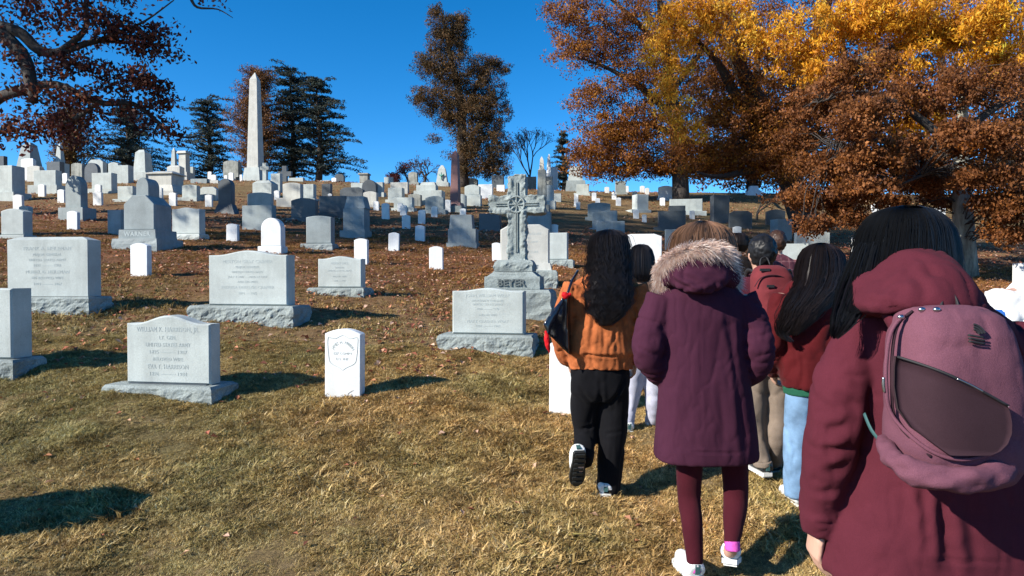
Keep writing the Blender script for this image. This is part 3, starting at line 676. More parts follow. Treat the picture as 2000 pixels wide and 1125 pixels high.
block(434, 467, 313, 345, 'ragged', (440, 462, 8), 'weather', T=.7, d=47, label='big rough-edged grey block on the skyline left of the white obelisk')
gov(405, 413, 335, 348, d=44); gov(412, 422, 341, 354, d=42); gov(437, 444, 342, 354, d=43); gov(446, 456, 337, 350, d=44)
# tall white obelisk
def obelisk():
    d = 42.0; o, s = start('obelisk', 488, 368, d, -8); yb = foot(488, 368, d); z = lambda y: (yb - y) * s; cy = 22 * s
    rec(o, 489, 250, 'obelisk', 'tall white obelisk rising above the hill on a square plinth', 'the tall white obelisk', 'obelisk')
    for pn, h0, h1, y0, y1, mm in (('base', 22, 22, 390, 355, 'granite'), ('plinth', 18.5, 15, 355, 326, 'granite'), ('shaft', 11.8, 7.4, 326, 152, 'granite2'), ('pyramidion', 7.4, .4, 152, 137, 'granite2')):
        g = Geo(); prism(g, [(z(y0) + .004, h0 * s, h0 * s, cy), (z(y1), h1 * s, h1 * s, cy)]); obj(pn, g, M[mm], o)
obelisk()
def latin(name, px, yt, yb, army, xl, xr, tv, mat, d, label, ped=None, handle=None, T=.2):
    yb = foot(px, yb, d); o, s = start(name, px, yb, d, -8); z = lambda y: (yb - y) * s; cy = .3
    rec(o, px, (yt + yb) / 2, 'cross', label, handle, 'cross')
    z0 = -.1
    if ped:
        for k, (pn, a, b2, c, e, y0, y1) in enumerate(ped):
            g = Geo(); prism(g, [(z(y0) - (.2 if k == 0 else -.003), (b2 - a) * s / 2, (b2 - a) * s * .35, cy), (z(y1), (e - c) * s / 2, (e - c) * s * .35, cy)]); obj(pn, g, M[mat], o)
        z0 = z(ped[-1][6])
    g = Geo(); w = tv * s / 2; za, zb = z(army[1]), z(army[0]); xa, xb, zt = (xl - px) * s, (xr - px) * s, z(yt)
    P = [(-w, z0), (w, z0), (w, za), (xb, za), (xb, zb), (w, zb), (w, zt), (-w, zt), (-w, zb), (xa, zb), (xa, za), (-w, za)]
    n = len(P); vs = [(a, cy - T / 2, b2) for a, b2 in P] + [(a, cy + T / 2, b2) for a, b2 in P]
    fs = [(0, 1, 2, 11), (2, 3, 4, 5), (2, 5, 8, 11), (5, 6, 7, 8), (8, 9, 10, 11)]; fs += [tuple(i + n for i in reversed(f)) for f in fs]
    fs += [((i + 1) % n, i, i + n, (i + 1) % n + n) for i in range(n)]; g.add(vs, fs); obj('cross', g, M[mat], o)
latin('cross_monument', 512, 317, 385, (324, 330.5), 503, 521, 7.5, 'granite', None, 'white stone cross on a capped pedestal right of the tall obelisk', [('pedestal', 487, 526, 487, 526, 385, 358), ('cap', 487, 526, 500, 524, 358, 352)], 'the white cross')
latin('cross_monument', 552, 323, 372, (334, 343), 539, 566, 9, 'dark', 40, 'dark cross in the shade of the cedars, right of the white cross', None, 'the dark cross')
block(528, 548, 339, 376, 'flat', None, 'granite', T=.4, label='pale upright block between the white cross and the dark cross')
gov(535, 546, 372, 391)
block(551, 588, 357, 404, 'arc', (541, 590, 17), 'granite2', T=.45, rise=3, label='cream gravestone on a wide footing below the dark cross', handle='the cream stone below the dark cross')
block(592, 613, 360, 392, 'flat', (589, 617, 4), 'granite', T=.5, label='pale upright stone right of the cream stone below the dark cross')
block(562, 593, 347, 360, 'flat', None, 'granite', T=.4, d=42, label='low pale slab right of the dark cross')
gov(468, 473, 341, 363, d=41); gov(666, 673, 358, 366, d=46); gov(640, 648, 378, 388)

# ------------------------------------------------------------------ right half
tower([('base', 1040, 1072, 1040, 1072, 420, 400), ('shaft', 1048, 1066, 1049, 1064, 400, 331)], 420, 'weather', .8, label='weathered upright rough shaft behind the right arm of the cross')
tower([('base', 1051, 1065, 1051, 1065, 356, 331), ('shaft', 1053, 1062.5, 1054, 1061, 331, 312), ('point', 1054, 1061, 1057, 1058, 312, 305)], 356, 'granite2', .9, d=52, label='stubby pale obelisk on the skyline right of the cross', name='obelisk', noun='obelisk', cat='obelisk')
tower([('base', 1063, 1091, 1065, 1086, 356, 338), ('shaft', 1066.5, 1076, 1069, 1074, 338, 305), ('point', 1069, 1074, 1071, 1072, 305, 299)], 356, 'marble', .9, d=51, label='slim white obelisk on the skyline right of the stubby one', name='obelisk', noun='obelisk', cat='obelisk', handle='the slim white skyline obelisk')
block(1075, 1089, 327, 356, 'flat', (1075, 1094, 8), 'marble', T=.5, d=50.5, label='white block beside the slim white skyline obelisk')
block(1029, 1047, 345, 364, 'flat', None, 'weather', T=.4, d=48, label='low weathered block on the skyline behind the cross top')
block(1061, 1079, 345, 366, 'flat', None, 'weather', T=.5, d=47, label='low weathered block under the skyline obelisks')
gov(1024, 1030, 348, 367, d=47)
tower([('base', 1103, 1146, 1106, 1142, 374, 352), ('die', 1109, 1138, 1112, 1136, 352, 332), ('cap', 1111, 1137, 1113, 1135, 332, 324)], 374, 'granite', .8, d=44, label='capped pedestal tomb on the crest under the big oak', handle='the capped pedestal tomb', mats={'base': 'grey'})
block(1126, 1150, 360, 381, 'flat', (1121, 1153, 4), 'granite', T=.5, label='pale square stone in front of the capped pedestal tomb', handle='the square stone before the pedestal tomb')
block(1077, 1096, 378, 394, 'flat', None, 'granite', T=.35, label='small pale block right of the narrow pedestal')
for r in ((1121, 1129, 379, 404), (1125, 1133, 394, 409), (1156, 1165, 376, 392), (1163, 1172, 387, 397), (1181, 1190, 365, 377), (1195, 1204, 375, 390), (1203, 1213, 386, 402), (1221, 1228, 363, 376), (1237, 1248, 409, 427), (1250, 1259, 363, 376), (1260, 1268, 367, 380), (1289, 1299, 386, 402)): gov(*r)
gov(1235, 1244, 374, 386); gov(1254, 1263, 419, 434, noun='shaded bluish headstone'); gov(1347, 1357, 411, 428, noun='shaded bluish headstone')
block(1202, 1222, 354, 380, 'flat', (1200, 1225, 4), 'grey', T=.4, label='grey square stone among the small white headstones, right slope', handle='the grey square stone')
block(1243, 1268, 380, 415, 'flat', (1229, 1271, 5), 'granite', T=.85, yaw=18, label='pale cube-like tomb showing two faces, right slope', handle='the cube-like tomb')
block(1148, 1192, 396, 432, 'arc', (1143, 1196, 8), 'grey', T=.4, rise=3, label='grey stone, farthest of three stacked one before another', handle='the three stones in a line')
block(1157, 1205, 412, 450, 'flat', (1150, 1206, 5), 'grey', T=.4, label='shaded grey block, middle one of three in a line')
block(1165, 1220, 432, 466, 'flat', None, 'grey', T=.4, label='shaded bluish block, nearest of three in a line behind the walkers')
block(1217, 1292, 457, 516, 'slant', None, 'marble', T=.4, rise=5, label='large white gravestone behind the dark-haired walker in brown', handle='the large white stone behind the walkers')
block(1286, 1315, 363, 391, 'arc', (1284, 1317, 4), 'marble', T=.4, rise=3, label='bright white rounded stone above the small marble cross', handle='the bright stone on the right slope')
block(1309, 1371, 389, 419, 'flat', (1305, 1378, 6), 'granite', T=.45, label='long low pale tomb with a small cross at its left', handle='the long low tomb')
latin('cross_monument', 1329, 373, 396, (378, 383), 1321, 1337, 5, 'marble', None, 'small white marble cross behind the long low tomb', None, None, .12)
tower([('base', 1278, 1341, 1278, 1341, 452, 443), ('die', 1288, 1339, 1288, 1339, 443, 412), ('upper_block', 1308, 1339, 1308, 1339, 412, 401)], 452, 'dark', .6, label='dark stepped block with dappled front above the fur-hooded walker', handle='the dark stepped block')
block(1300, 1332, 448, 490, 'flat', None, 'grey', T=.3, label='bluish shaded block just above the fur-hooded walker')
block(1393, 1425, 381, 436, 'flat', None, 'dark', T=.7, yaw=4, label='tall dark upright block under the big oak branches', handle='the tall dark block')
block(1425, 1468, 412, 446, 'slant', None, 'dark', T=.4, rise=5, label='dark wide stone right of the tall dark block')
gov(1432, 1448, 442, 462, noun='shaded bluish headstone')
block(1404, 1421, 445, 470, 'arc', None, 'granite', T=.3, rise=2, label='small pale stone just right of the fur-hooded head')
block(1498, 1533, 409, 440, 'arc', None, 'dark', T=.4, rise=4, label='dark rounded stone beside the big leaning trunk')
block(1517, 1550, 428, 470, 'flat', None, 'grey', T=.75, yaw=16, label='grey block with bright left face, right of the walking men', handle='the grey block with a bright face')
block(1556, 1619, 441, 500, 'shoulder', None, 'granite', T=.3, rise=13, label='white gravestone with round shouldered top, right of the men', handle='the white shouldered stone')
block(1527, 1578, 476, 530, 'flat', None, 'granite', T=.4, label='low white block in front of the white shouldered stone')
block(1669, 1705, 464, 530, 'flat', (1655, 1715, 10), 'marble', T=.3, label='white stone half hidden behind the head in the burgundy hood')
block(1990, 2030, 514, 560, 'flat', None, 'marble', T=.3, label='white stone cut off by the right edge of the picture')
tower([('base', 1458, 1491, 1462, 1487, 382, 372), ('die', 1465, 1484, 1467, 1482, 372, 362)], 382, 'marble', .9, label='white flared pedestal far off under the right trees')
for r in ((1357, 1367, 355, 369), (1390, 1398, 356, 367), (1432, 1443, 355, 368), (1345, 1354, 360, 369)): gov(*r, noun='far small white headstone')
for r in ((1703, 1716, 398, 415), (1738, 1750, 396, 410), (1790, 1802, 402, 416), (1826, 1846, 404, 430)): gov(*r, noun='far bluish headstone in deep shade')
def mausoleum():
    o, s = start('mausoleum', 1374, 352, 60, 6); z = lambda y: (356 - y) * s
    rec(o, 1374, 340, 'mausoleum', 'far pale mausoleum with low gabled roof glimpsed through branches', 'the far mausoleum', 'mausoleum')
    g = Geo(); prism(g, [(-1, 18 * s, 16 * s, 1), (z(337), 18 * s, 16 * s, 1)]); obj('wall', g, M['granite2'], o)
    g = Geo(); prism(g, [(z(337) + .004, 23 * s, 20 * s, 1), (z(326), 8 * s, 3 * s, 1)]); obj('roof', g, M['granite2'], o)
    g = Geo(); g.box((0, 1 - 16 * s, z(346)), (4 * s, .05, 7 * s)); obj('door', g, M['dark'], o)
mausoleum()

def finish_labels():
    anchors = [q for q in STONES if q['handle']]; used = set()
    for q in STONES:
        if q['label']: q['o']['label'] = q['label']; used.add(q['label'])
    for q in STONES:
        if q['label']: continue
        c = sorted([a for a in anchors if a is not q], key=lambda a: (a['px'] - q['px']) ** 2 + 2.5 * (a['py'] - q['py']) ** 2)
        lab = None
        for a in c[:7]:
            dx, dy = q['px'] - a['px'], q['py'] - a['py']
            far = 'close ' if math.hypot(dx, dy) < 45 else ''
            if abs(dx) > 1.2 * abs(dy): rel = ('just ' if far else 'well ') + ('right of' if dx > 0 else 'left of')
            else: rel = ('just ' if far else 'well ') + ('below' if dy > 0 else 'above')
            t = q['noun'] + ' ' + rel + ' ' + a['handle']
            if t not in used: lab = t; break
        if lab is None: lab = q['noun'] + ' between ' + c[0]['handle'] + ' and ' + c[1]['handle']
        used.add(lab); q['o']['label'] = lab
finish_labels()

# ------------------------------------------------------------------ trees
def pick(pal, n, rng, jit=0.12):
    pal = np.array(pal); c = pal[rng.integers(0, len(pal), n)] * (1 + jit * rng.standard_normal((n, 1)))
    return np.clip(c, 0.004, 1)
def leaves(centers, spread, per, size, pal, rng, flat=0.6, droop=0.25, aspect=0.5, clump_tone=0.26):
    """leaf quads (diamonds) scattered round clump centres"""
    C = np.repeat(np.asarray(centers), per, 0); n = len(C)
    w = rng.standard_normal((n, 3)); w /= np.linalg.norm(w, axis=1)[:, None]; w *= (rng.random(n) ** .45)[:, None] * 1.9
    ax = rng.standard_normal((len(centers), 3)); ax /= np.linalg.norm(ax, axis=1)[:, None]; ax = np.repeat(ax, per, 0); w -= .45 * ax * (w * ax).sum(1)[:, None]   # flattened sprays, each its own way
    P = C + w * np.array([1, 1, flat]) * np.repeat(np.asarray(spread), per)[:, None]
    a = rng.standard_normal((n, 3)); a[:, 2] -= droop * 2; a /= np.linalg.norm(a, axis=1)[:, None]
    b = np.cross(a, rng.standard_normal((n, 3))); b /= np.linalg.norm(b, axis=1)[:, None] + 1e-9
    s = size * (0.65 + 0.7 * rng.random(n))[:, None]; u = a * s * 0.5; v = b * s * 0.5 * aspect
    V = np.stack([P - u, P - v + u * .1, P + u, P + v + u * .1], 1)
    base = pick(pal, len(centers), rng, clump_tone); col = np.repeat(base, per, 0)
    mix = rng.random((n, 1)) < 0.45; col = np.where(mix, pick(pal, n, rng), col) * (1 + 0.13 * rng.standard_normal((n, 1)))
    return V, np.clip(col, 0.004, 1)
def lobes_clumps(lobes, rng, inner=0.35):
    out = []
    for (px, py, d, rx, ry, rd, n) in lobes:
        c = np.array(W(px, py, d)); s = d / F
        v = rng.standard_normal((n, 3)); v /= np.linalg.norm(v, axis=1)[:, None]
        r = (inner + (1 - inner) * rng.random(n) ** 0.6)[:, None]
        out.append(c + v * r * np.array([rx * s, rd, ry * s]))
    return np.concatenate(out)
def twig_paths(g, limbs, clumps, rng, r0=0.05, r1=0.01, every=1, n=5):
    pts = np.concatenate([np.array(p) for p, _ in limbs])
    for c in clumps[::every]:
        d = np.linalg.norm(pts - c, axis=1) + 0.6 * np.maximum(0, pts[:, 2] - c[2]); k = int(np.argmin(d)); a = pts[k]
        L = np.linalg.norm(c - a)
        if L < 0.05: continue
        m1 = a + (c - a) * .35 + np.array([0, 0, .12 * L]) + rng.standard_normal(3) * .07 * L
        m2 = a + (c - a) * .7 + np.array([0, 0, .08 * L]) + rng.standard_normal(3) * .07 * L
        P = smooth_path([a, m1, m2, c], 2); g.tube(P, list(np.linspace(r0, r1, len(P))), n, cap=False)
def make_tree(name, base, label, cat='tree', group=None):
    return empty(name, base, 0, label, cat, group)
def rel(V, base): return V - np.array(base)
def limb_geo(limbs, base, n=9):
    g = Geo()
    for p, r in limbs:
        P = smooth_path(p, 4); g.tube([tuple(np.array(q) - np.array(base)) for q in P], interp_r(r, len(P)), n)
    return g
def finish_tree(root, base, limbs, clumps, spread, per, size, pal, seed, bark='bark', leafm='leaf', flat=.6, droop=.25, aspect=.5, tw=(0.05, 0.01, 1), extra_leaves=None, split_trunk=False):
    rng = np.random.default_rng(seed); sl = [(smooth_path(p, 4), r) for p, r in limbs]
    g = limb_geo(limbs[1:] if split_trunk else limbs, base); t = Geo()
    if split_trunk: obj('trunk', limb_geo(limbs[:1], base, 16), M[bark], root, True); bark = 'bark'; twig_paths(t, sl, clumps, rng, tw[0], tw[1], tw[2])
    g.add([(v[0] - base[0], v[1] - base[1], v[2] - base[2]) for v in t.v], t.f)
    obj('limbs' if split_trunk else 'trunk', g, M[bark], root, True)
    V, c = leaves(clumps, np.full(len(clumps), spread) * (0.7 + .6 * rng.random(len(clumps))), per, size, pal, rng, flat, droop, aspect)
    if extra_leaves is not None:
        V = np.concatenate([V, extra_leaves[0]]); c = np.concatenate([c, extra_leaves[1]])
    me = quads_mesh('crown', V - np.array(base), c); obj('crown', me, M[leafm], root)
def gpt(px, py, d): return tuple(W(px, py, d))
def gbase(px, d): a, _ = ray(px, 500); return (a * d, d, float(gz(a * d, d)) - 0.1)

OAKRED = [(.10, .030, .022), (.075, .028, .022), (.14, .045, .026), (.055, .025, .02), (.19, .075, .04), (.12, .035, .03)]
def left_oak():
    rng = np.random.default_rng(11); b = (-19.5, 20.5, float(gz(-19.5, 20.5)) - .2)
    r = make_tree('oak_tree', b, 'dark red-brown oak with crooked limbs reaching in from the left edge')
    T = (-19.3, 20.6, b[2] + 4.2); top = (-18.5, 21, b[2] + 11)
    limbs = [([b, (-19.5, 20.5, b[2] + 2), T, (-19, 20.8, b[2] + 7.5), top, (-18, 21, b[2] + 17)], [.62, .5, .46, .38, .26, .08]),
        ([T, gpt(-60, 60, 20.5), gpt(30, 60, 20), gpt(75, 97, 20), gpt(115, 102, 20), gpt(190, 80, 20.3), gpt(260, 84, 20.6), gpt(330, 90, 21)], [.26, .2, .17, .15, .12, .08, .05, .02]),
        ([T, gpt(-80, 230, 20.4), gpt(0, 190, 20), gpt(40, 178, 19.8), gpt(110, 165, 19.6), gpt(190, 200, 19.6), gpt(260, 203, 20), gpt(310, 240, 20.2), gpt(335, 262, 20.2), gpt(372, 270, 20.3)], [.24, .19, .16, .14, .11, .09, .075, .06, .04, .02]),
        ([gpt(0, 60, 20), gpt(45, 110, 19.8), gpt(60, 160, 19.6), gpt(66, 200, 19.5)], [.18, .20, .17, .11]),
        ([gpt(115, 102, 20), gpt(165, 60, 20), gpt(168, 10, 20), gpt(175, -60, 20)], [.1, .08, .07, .05]),
        ([gpt(190, 80, 20.3), gpt(240, 60, 20), gpt(285, 40, 20), gpt(340, 0, 20)], [.07, .05, .03, .015]),
        ([gpt(330, -60, 19), gpt(368, -10, 19), gpt(385, 14, 19), gpt(425, 18, 19), gpt(455, 35, 19)], [.07, .05, .035, .02, .008]),
        ([gpt(372, 270, 20.3), gpt(400, 258, 20.3), gpt(425, 230, 20.5)], [.02, .014, .006]),
        ([gpt(310, 240, 20.2), gpt(300, 270, 20.2), gpt(330, 285, 20.2)], [.03, .02, .006]),
        ([gpt(190, 200, 19.6), gpt(150, 230, 19.6), gpt(90, 250, 20), gpt(20, 270, 20)], [.07, .06, .04, .02]),
        ([top, (-14, 18, b[2] + 14), (-10, 17, b[2] + 16)], [.2, .13, .04]), ([top, (-23, 18, b[2] + 14), (-26, 15, b[2] + 16)], [.2, .13, .04]),
        ([T, (-22, 18, b[2] + 7), (-25, 15, b[2] + 9)], [.22, .15, .05]), ([(-19, 20.8, b[2] + 7.5), (-15, 23, b[2] + 10), (-11, 25, b[2] + 12)], [.2, .13, .04])]
    vis = [(60, 30, 20, 130, 60, 2.2, 30), (170, 30, 20, 70, 50, 1.6, 24), (230, 70, 20, 60, 40, 1.4, 24), (290, 95, 20.3, 45, 26, 1.0, 22), (300, 55, 20.2, 30, 20, .8, 8), (40, 120, 19.8, 60, 40, 1.4, 16), (150, 130, 19.8, 70, 32, 1.6, 24), (230, 150, 20, 50, 28, 1.2, 16), (290, 165, 20, 40, 26, 1, 18), (320, 195, 20.2, 26, 16, .7, 9),
           (210, 205, 20, 70, 30, 1.4, 24), (90, 200, 19.8, 70, 30, 1.4, 20), (50, 245, 19.8, 80, 26, 1.4, 20), (140, 255, 20, 50, 30, 1.2, 16), (15, 265, 20, 40, 26, 1, 10), (280, 235, 20.2, 40, 20, 1, 10), (345, 262, 20.2, 30, 14, .8, 5), (240, -60, 20, 160, 60, 3, 44), (30, -60, 20, 160, 60, 3, 44)]
    cl = lobes_clumps(vis, rng, .1)
    # the rest of the crown, above and beside the frame, shades the middle of the slope
    n = 430; v = rng.standard_normal((n, 3)); v /= np.linalg.norm(v, axis=1)[:, None]
    up = np.array([-19, 20, b[2] + 12.5]) + v * (0.35 + .65 * rng.random(n) ** .6)[:, None] * np.array([10.5, 9.5, 6.5])
    keep = (up[:, 2] - EYE) / up[:, 1] > .46
    up = up[keep | (up[:, 0] / up[:, 1] < -.8)]
    cl = np.concatenate([cl, up])
    finish_tree(r, b, limbs, cl, .29, 27, .15, OAKRED, 12, tw=(.045, .012, 1), aspect=.55)
left_oak()

def side_oak(x, y, h, rad, n, seed, label):
    """oak standing outside the frame on the left; only its dappled shade shows"""
    rng = np.random.default_rng(seed); b = (x, y, float(gz(x, y)) - .2); r = make_tree('oak_tree', b, label)
    c = np.array([x, y, b[2] + h * .66]); limbs = [([b, (x, y, b[2] + h * .3), (x + .3, y, b[2] + h * .6), (x, y + .2, b[2] + h * .95)], [.5, .4, .25, .05])]
    for k in range(7):
        a = k * .9 + 1; q = (x + math.cos(a) * rad * .7, y + math.sin(a) * rad * .7, c[2] + (k % 3 - 1) * h * .1)
        limbs.append(([(x, y, b[2] + h * (.3 + .05 * k)), (x + math.cos(a) * rad * .35, y + math.sin(a) * rad * .35, c[2] - .3), q], [.2, .13, .04]))
    v = rng.standard_normal((n, 3)); v /= np.linalg.norm(v, axis=1)[:, None]
    cl = c + v * (.35 + .65 * rng.random(n) ** .6)[:, None] * np.array([rad, rad, h * .34])
    finish_tree(r, b, limbs, cl, .50, 85, .22, OAKRED, seed, tw=(.05, .015, 2))

def conifer(px, py_top, py_base, d, halfw, label, pal, seed, style='cedar', levels=26, lean=0, prof=None, bark='bark_dark', per=46, size=.16, group=None):
    rng = np.random.default_rng(seed); b = gbase(px, d); top = np.array(W(px + lean, py_top, d)); s = d / F
    r = make_tree('conifer_tree', b, label, 'conifer', group); bb = np.array(b); H = top[2] - bb[2]; g = Geo()
    trunk = [bb + (top - bb) * t + np.array([.15 * math.sin(5 * t), 0, 0]) for t in np.linspace(0, 1, 8)]
    g.tube([tuple(p - bb) for p in trunk], list(np.linspace(.30, .03, 8)), 8); C = []; S = []
    for k in range(levels):
        t = 0.10 + .88 * (k + rng.random() * .6) / levels; p0 = bb + (top - bb) * t
        ln = halfw * s * (prof(t) if prof else (1 - t) ** .8 * 1.05 + .08)
        nb = 6 if style == 'cedar' else 8
        for j in range(nb):
            a = rng.random() * 2 * math.pi; L = ln * (.45 + .85 * rng.random() ** 1.3); rise = {'cedar': .08, 'juniper': .55}[style] * L
            e = p0 + np.array([math.cos(a) * L, math.sin(a) * L, rise + rng.normal() * .1]); m = (p0 + e) / 2 + np.array([0, 0, .1 * L])
            g.tube([tuple(p0 - bb), tuple(m - bb), tuple(e - bb)], [.05, .03, .01], 4, cap=False)
            for q in np.linspace(.3, 1.02, max(3, int(L / .5))):
                w = p0 + (e - p0) * q + np.array([0, 0, .1 * L * math.sin(math.pi * q)]); C.append(w); S.append(.16 * (1 if style == 'cedar' else 1.35) + .06 * L * (1 - .5 * q))
    obj('trunk', g, M[bark], r, True)
    C = np.array(C); V, c = leaves(C, np.array(S), per, size, pal, rng, .35 if style == 'cedar' else .8, .05, .32)
    obj('crown', quads_mesh('crown', V - bb, c), M['needle'], r)
DARKG = [(.026, .042, .036), (.02, .032, .03), (.036, .05, .036), (.055, .058, .04)]
BROWNG = [(.115, .062, .022), (.09, .052, .02), (.14, .074, .026), (.065, .045, .02), (.05, .038, .018)]
RUST = [(.19, .085, .026), (.16, .07, .024), (.12, .056, .024), (.22, .10, .03)]
conifer(250, 205, 335, 52, 88, 'dark evergreen with layered branches behind the oak, upper left', DARKG, 21, levels=24, size=.19, per=36)
conifer(140, 215, 340, 49, 50, 'yellow-brown autumn tree below the oak branches, far left', [(.16, .085, .02), (.11, .05, .02), (.20, .12, .025), (.09, .045, .02)], 22, 'juniper', 16, prof=lambda t: .9 - .7 * abs(t - .5), size=.2, per=26)
conifer(408, 190, 345, 54, 62, 'dark layered cedar just left of the tall white obelisk', DARKG, 23, levels=20, prof=lambda t: 1.25 - .8 * t, size=.19, per=36)
conifer(502, 140, 350, 50, 56, 'narrow rust-brown conifer directly behind the tall white obelisk', RUST, 24, 'juniper', 34, prof=lambda t: (.55 + 1.1 * t if t < .4 else .99 - 1.1 * (t - .4)), size=.15, per=46)
conifer(570, 132, 352, 53, 62, 'dark blue-green cedar right of the tall white obelisk', DARKG, 25, levels=28, prof=lambda t: 1.15 - .55 * t, size=.19, per=36)
conifer(622, 150, 352, 51, 72, 'broad dark cedar with shelving branches, rightmost of the obelisk group', DARKG, 26, levels=26, prof=lambda t: 1.3 - .9 * t, size=.19, per=36)
conifer(1100, 255, 352, 56, 30, 'small dark fir on the skyline beside the autumn trees', DARKG, 27, levels=14, size=.18, per=30)
# the tall ragged conifer in the middle
def middle_conifer():
    d = 46; rng = np.random.default_rng(31); b = gbase(905, d); r = make_tree('conifer_tree', b, 'tall ragged brown-green conifer with twin tops in the middle of the skyline', 'conifer')
    limbs = [([b, gpt(902, 300, d), gpt(900, 200, d), gpt(880, 110, d), gpt(862, 20, d)], [.42, .36, .28, .16, .04]), ([gpt(900, 240, d), gpt(930, 170, d), gpt(950, 120, d)], [.2, .12, .03]), ([gpt(903, 300, d), gpt(950, 220, d), gpt(985, 180, d)], [.16, .1, .03])]
    lb = [(852, 24, d, 12, 14, .4, 10), (868, 50, d, 36, 22, 1.0, 36), (898, 40, d, 18, 16, .6, 14), (870, 85, d, 42, 26, 1.2, 50), (893, 65, d, 24, 20, .8, 20), (850, 130, d, 42, 34, 1.3, 56), (890, 140, d, 50, 45, 1.6, 70), (838, 190, d, 38, 34, 1.3, 46), (900, 200, d, 60, 45, 1.8, 80),
          (950, 135, d, 36, 26, 1.1, 34), (975, 133, d, 24, 16, .7, 14), (945, 180, d, 45, 34, 1.4, 50), (930, 240, d, 66, 45, 2, 90), (955, 290, d, 46, 40, 1.8, 70), (905, 300, d, 40, 40, 1.6, 50), (968, 220, d, 30, 30, 1.2, 26), (960, 325, d, 42, 22, 1.5, 40), (915, 335, d, 26, 16, 1.2, 18), (870, 225, d, 30, 26, 1, 22), (846, 270, d, 12, 8, .4, 4)]
    cl = lobes_clumps([(*q[:6], int(q[6] * 1.45)) for q in lb], rng, .2)
    finish_tree(r, b, limbs, cl, .26, 100, .13, BROWNG, 32, 'bark_dark', 'needle', .8, -.1, .34, (.04, .012, 2))
middle_conifer()

def bare(px, d, h_px, yb, label, seed, leafpal=None, nl=0, spread=.55, name='bare_tree', cat='tree', base_r=.12, split=3, levels=5):
    rng = random.Random(seed); rg = np.random.default_rng(seed); b = np.array(gbase(px, d)); s = d / F; g = Geo(); tips = []
    r = make_tree(name, tuple(b), label, cat)
    def grow(p, dr, L, rad, lv):
        q = p + dr * L; mid = (p + q) / 2 + rg.standard_normal(3) * .05 * L
        g.tube([tuple(p - b), tuple(mid - b), tuple(q - b)], [rad, rad * .85, rad * .68], 5, cap=False)
        if lv == 0: tips.append(q); return
        for k in range(split if lv > 1 else 3):
            v = dr + rg.standard_normal(3) * spread; v[2] += .18; v /= np.linalg.norm(v)
            grow(p + (q - p) * (.55 + .45 * rng.random()) if k else q, v, L * (.66 + .16 * rng.random()), rad * .62, lv - 1)
    H = h_px * s; grow(b, np.array([0.05, 0, 1.0]), H * .34, base_r, levels)
    obj('trunk', g, M['bark'], r, True)
    if nl:
        T = np.array(tips); T = T[rg.random(len(T)) < .8]; V, c = leaves(T, np.full(len(T), .22), nl, .13, leafpal, rg); obj('crown', quads_mesh('crown', V - b, c), M['leaf'], r)
REDS = [(.13, .03, .03), (.10, .03, .035), (.16, .05, .045)]
bare(1034, 50, 125, 345, 'small upright bare tree with faint red leaves on the skyline', 41, REDS, 2, .34, base_r=.10, split=3, levels=5)
bare(829, 50, 72, 352, 'crooked bare tree on the skyline left of the middle conifer', 42, REDS, 1, .6, base_r=.11)
bare(795, 52, 60, 352, 'low reddish tree beside the crooked bare tree on the skyline', 43, REDS, 4, .7, base_r=.07)
bare(768, 52, 34, 352, 'dark red shrub at the skyline near the reddish tree', 44, REDS, 9, .8, 'shrub', 'shrub', .05)

ORANGE = [(.37, .145, .018), (.29, .105, .015), (.22, .078, .014), (.45, .195, .022), (.16, .06, .014), (.33, .12, .018)]
BROWN = [(.25, .098, .032), (.18, .068, .023), (.32, .13, .042), (.12, .046, .019), (.22, .084, .03)]
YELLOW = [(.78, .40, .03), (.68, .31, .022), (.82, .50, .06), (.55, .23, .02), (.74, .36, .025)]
def far_oak():
    d = 38; rng = np.random.default_rng(51); b = gbase(1330, d); r = make_tree('oak_tree', b, 'large orange-brown oak right of the middle conifer, crown reaching the top')
    limbs = [([b, gpt(1325, 280, d), gpt(1310, 180, d), gpt(1300, 90, d), gpt(1280, -60, d)], [.5, .42, .34, .26, .1]), ([gpt(1318, 230, d), gpt(1250, 170, d), gpt(1180, 130, d), gpt(1120, 110, d)], [.22, .16, .1, .03]), ([gpt(1300, 100, d), gpt(1230, 30, d), gpt(1160, -30, d)], [.2, .13, .04]),
             ([gpt(1320, 260, d), gpt(1240, 240, d), gpt(1150, 250, d)], [.18, .12, .04]), ([gpt(1310, 180, d), gpt(1370, 100, d), gpt(1420, 20, d)], [.2, .14, .04]), ([gpt(1322, 270, d), gpt(1390, 290, d), gpt(1440, 330, d - 4), gpt(1480, 320, d - 4)], [.16, .1, .06, .02])]
    lb = [(1120, 30, d, 62, 50, 1.8, 52), (1180, -20, d, 90, 60, 2.5, 60), (1130, 100, d, 66, 42, 1.8, 48), (1210, 80, d, 90, 60, 2.4, 76), (1160, 190, d, 58, 42, 1.8, 44), (1240, 160, d, 80, 55, 2.2, 66), (1290, 60, d, 90, 90, 3, 90), (1180, 270, d, 80, 45, 2.2, 80), (1150, 310, d, 50, 32, 1.6, 40),
          (1250, 260, d, 90, 50, 2.4, 90), (1240, 315, d, 80, 30, 2, 66), (1330, 200, d, 90, 70, 3, 80), (1350, 290, d, 60, 40, 2, 34), (1400, 100, d, 90, 90, 3, 60), (1200, 335, d, 60, 14, 1.6, 26), (1300, 330, d, 70, 18, 2, 34), (1380, 335, d, 60, 14, 1.6, 24)]
    finish_tree(r, b, limbs, lobes_clumps(lb, rng, .15), .40, 94, .132, ORANGE + BROWN, 52, tw=(.05, .012, 2))
far_oak()
